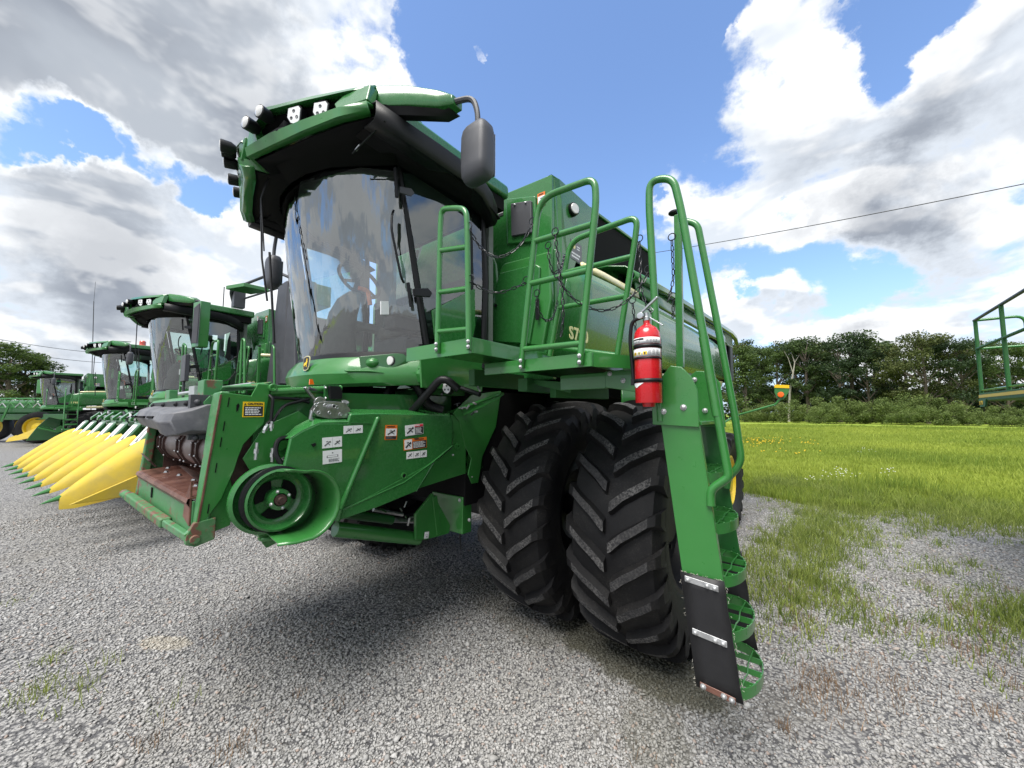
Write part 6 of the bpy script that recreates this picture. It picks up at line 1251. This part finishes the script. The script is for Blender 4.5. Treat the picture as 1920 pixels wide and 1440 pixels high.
# far small header on the third combine and its snouts
_h2 = D(66,775,36); H2 = empty('corn_header', (_h2.x,_h2.y,0)); tag(H2, 'small far corn header with yellow snouts beside the yellow wheel', 'corn header')
for k in range(7):
    b = MB(); x0 = 2.6-.78*k; rings = [[(x0-w_, y_, z0), (x0, y_, z1), (x0+w_, y_, z0)] for y_, w_, z0, z1 in ((-.9,.02,.30,.34),(-.4,.12,.4,.62),(.1,.2,.55,.95))]; b.loft(rings, closed=True, cap=True); b.build('snout', 'yellow_plastic', H2)
b = MB(); b.prism([(3.05,-.25,.35),(3.05,.9,.35),(3.05,.9,1.45),(3.05,.45,1.6),(3.05,.1,1.1)], (-.05,0,0)); b.build('end_bracket', 'green_dark', H2, bevel=.02)
b = MB(); b.box((-2.6,.5,.5),(3.0,.9,1.25)); b.build('header_frame', 'green_dark', H2, bevel=.02)

# ================================================================== sprayer at far left
SPc = D(74,775,37); SPc.z = 0
SPR = empty('boom_sprayer', SPc); tag(SPR, 'green sprayer with a folded boom and yellow-rimmed wheel at the far left', 'sprayer')
u_ = _R.copy(); f_ = _F0.copy()
def S_(a, q, z): v_ = u_*a + f_*q; return Vector((v_.x, v_.y, z))
def swheel(a, q, R0=.95):
    c = S_(a, q, R0); ax = -f_*.93 + u_*.37; ax.normalize(); b = MB(); b.lathe(c, ax, [(.60,-.2),(.75,-.24),(.90,-.2),(.95,0),(.90,.2),(.75,.24),(.60,.2)], 36); t = b.build('tyre', 'rubber', SPR); b = MB(); b.lathe(c, ax, [(.62,.18),(.56,.16),(.52,.02),(.3,-.02),(.28,.05),(.12,.08),(.1,.14),(0,.14)], 30); b.build('rim', 'yellow', SPR)
swheel(0,0); swheel(-4.4,1.2); swheel(-.4,2.4); swheel(-4.8,3.4)
b = MB(); b.bar(S_(-6,1.0,1.55), S_(2.4,.6,1.6), 1.6, .35); b.bar(S_(-1.0,.6,1.2), S_(.9,.6,1.2), .3, .5, ); b.build('frame', 'green_dark', SPR, bevel=.03)
for zz in (2.15, 2.42, 2.68): b = MB(); b.bar(S_(-9,-.4,zz-.02), S_(2.6,-.2,zz+.02), .10, .08); b.build('boom_beam', 'green', SPR, bevel=.01)
b = MB()
for k in range(22): a = -9+k*.53; b.tube([S_(a,-.35,2.15), S_(a+.27,-.35,2.42), S_(a+.53,-.35,2.15)], .028, 5, m=k % 2); b.tube([S_(a,-.3,2.45), S_(a+.27,-.3,2.68), S_(a+.53,-.3,2.45)], .024, 5)
b.build('boom_lattice', ['green','zinc'], SPR)
b = MB(); b.prism([S_(.2,.3,2.3),S_(.35,.3,3.75),S_(1.7,.3,3.75),S_(1.9,.3,2.3)], f_*1.6); cabS = b.build('cab', 'black', SPR, bevel=.06)
b = MB(); b.prism([S_(.55,.28,2.7),S_(.6,.28,3.55),S_(1.5,.28,3.55),S_(1.65,.28,2.7)], f_*-.02); b.build('cab_window', 'door_glass', cabS)
b = MB(); b.prism([S_(.0,.1,3.72),S_(.0,.1,3.85),S_(1.9,.1,3.85),S_(1.9,.1,3.72)], f_*1.9); b.build('cab_roof', 'green_dark', cabS, bevel=.04)
for a in (-.35, 1.75): b = MB(); b.prism([S_(a,.0,3.0),S_(a+.42,.0,3.0),S_(a+.42,.0,3.85),S_(a,.0,3.85)], f_*.12); b.build('mirror', 'green', cabS, bevel=.05)
b = MB(); b.prism([S_(-3.2,.3,1.75),S_(-3.0,.3,2.6),S_(-.5,.3,2.6),S_(-.3,.3,1.75)], f_*1.6); b.build('tank', 'green_dark', SPR, bevel=.15)
for k in range(5): b = MB(); b.bar(S_(-1.6-1.6*k,-.5,1.3), S_(-1.4-1.6*k,-.4,2.2), .08, .08); b.build('boom_hanger', 'green', SPR)

# ================================================================== harvester at the right edge
RM = empty('parked_harvester', (6.6, 1.0, 0)); tag(RM, 'harvester at the right edge, only its railed platform in view', 'combine harvester')
def R2(x, y, z): return Vector((x-6.6, y-1.0, z))
def RX(px, py, x=5.0): p = P(px, py, 'X', x); return R2(p.x, p.y, p.z)
yc0 = P(1835,738,'X',5.0); zc = yc0.z; Y0 = yc0.y
b = MB(); b.box(R2(5.0,-2.5,zc-.10), R2(6.4,Y0,zc)); dk = b.build('deck', 'green_flat', RM, bevel=.006)
b = MB(); b.box(R2(4.996,-2.5,zc-.060), R2(5.0,Y0-.01,zc-.022)); b.build('deck_stripe', 'label_yellow', dk)
b = MB(); b.prism([R2(4.99,Y0-.01,zc-.08),R2(4.99,Y0-.32,zc-.08),R2(4.99,Y0-.27,zc-.16),R2(4.99,Y0-.24,zc-.185),R2(4.99,Y0-.05,zc-.185)], (.02,0,0)); b.build('number_plate', 'green_flat', dk, bevel=.003)
word('S770', .075, R2(4.987,Y0-.05,zc-.155), (0,-1,0), (0,0,1), 'label_yellow', dk, 'model_number', .001, .001)
zr = P(1832,596,'X',5.0).z; zm = P(1836,651,'X',5.0).z; Yp2 = P(1871,566,'X',5.0).y
for y_ in (Y0-.04, Yp2, Yp2-1.3, Yp2-2.6): b = MB(); b.tube([R2(5.02,y_,zc), R2(5.02,y_,zr)], .021, 8); b.build('post', 'green_flat', dk, angle=60)
for z_, mt in ((zr,'dark_grey'),(zm,'green_flat')): b = MB(); b.tube([R2(5.02,Y0,z_), R2(5.02,-2.5,z_)], .019, 8); b.build('rail', mt, dk, angle=60)
b = MB(); b.tube([R2(5.02,Y0,zc+.04), R2(5.02,-2.5,zc+.04)], .012, 6); b.build('toe_rail', 'green', dk)
b = MB(); b.tube(fillet([R2(5.02,Y0-.02,zr), R2(5.45,Y0-.02,zr), R2(5.46,Y0-.02,zc)], .1, 6), .019, 8); b.tube([R2(5.02,Y0-.02,zm), R2(5.45,Y0-.02,zm)], .016, 8); b.build('rear_rail', 'green', dk, angle=60)
b = MB(); b.box(R2(5.75,-4.0,1.1), R2(8.6,1.2,3.4)); b.build('body', 'green_panel', RM, bevel=.06)
for y_, r_w in ((-2.6,.97),(1.9,.75)):
    b = MB(); b.lathe(R2(5.5,y_,r_w), (-1,0,0), [(.5,-.25),(r_w*.8,-.28),(r_w,-.2),(r_w,.2),(r_w*.8,.28),(.5,.25)], 36); wt = b.build('wheel', 'rubber', RM); b = MB(); b.lathe(R2(5.5,y_,r_w), (-1,0,0), [(.5,.2),(.45,.05),(.2,.0),(0,.0)], 24); b.build('rim', 'yellow', wt)
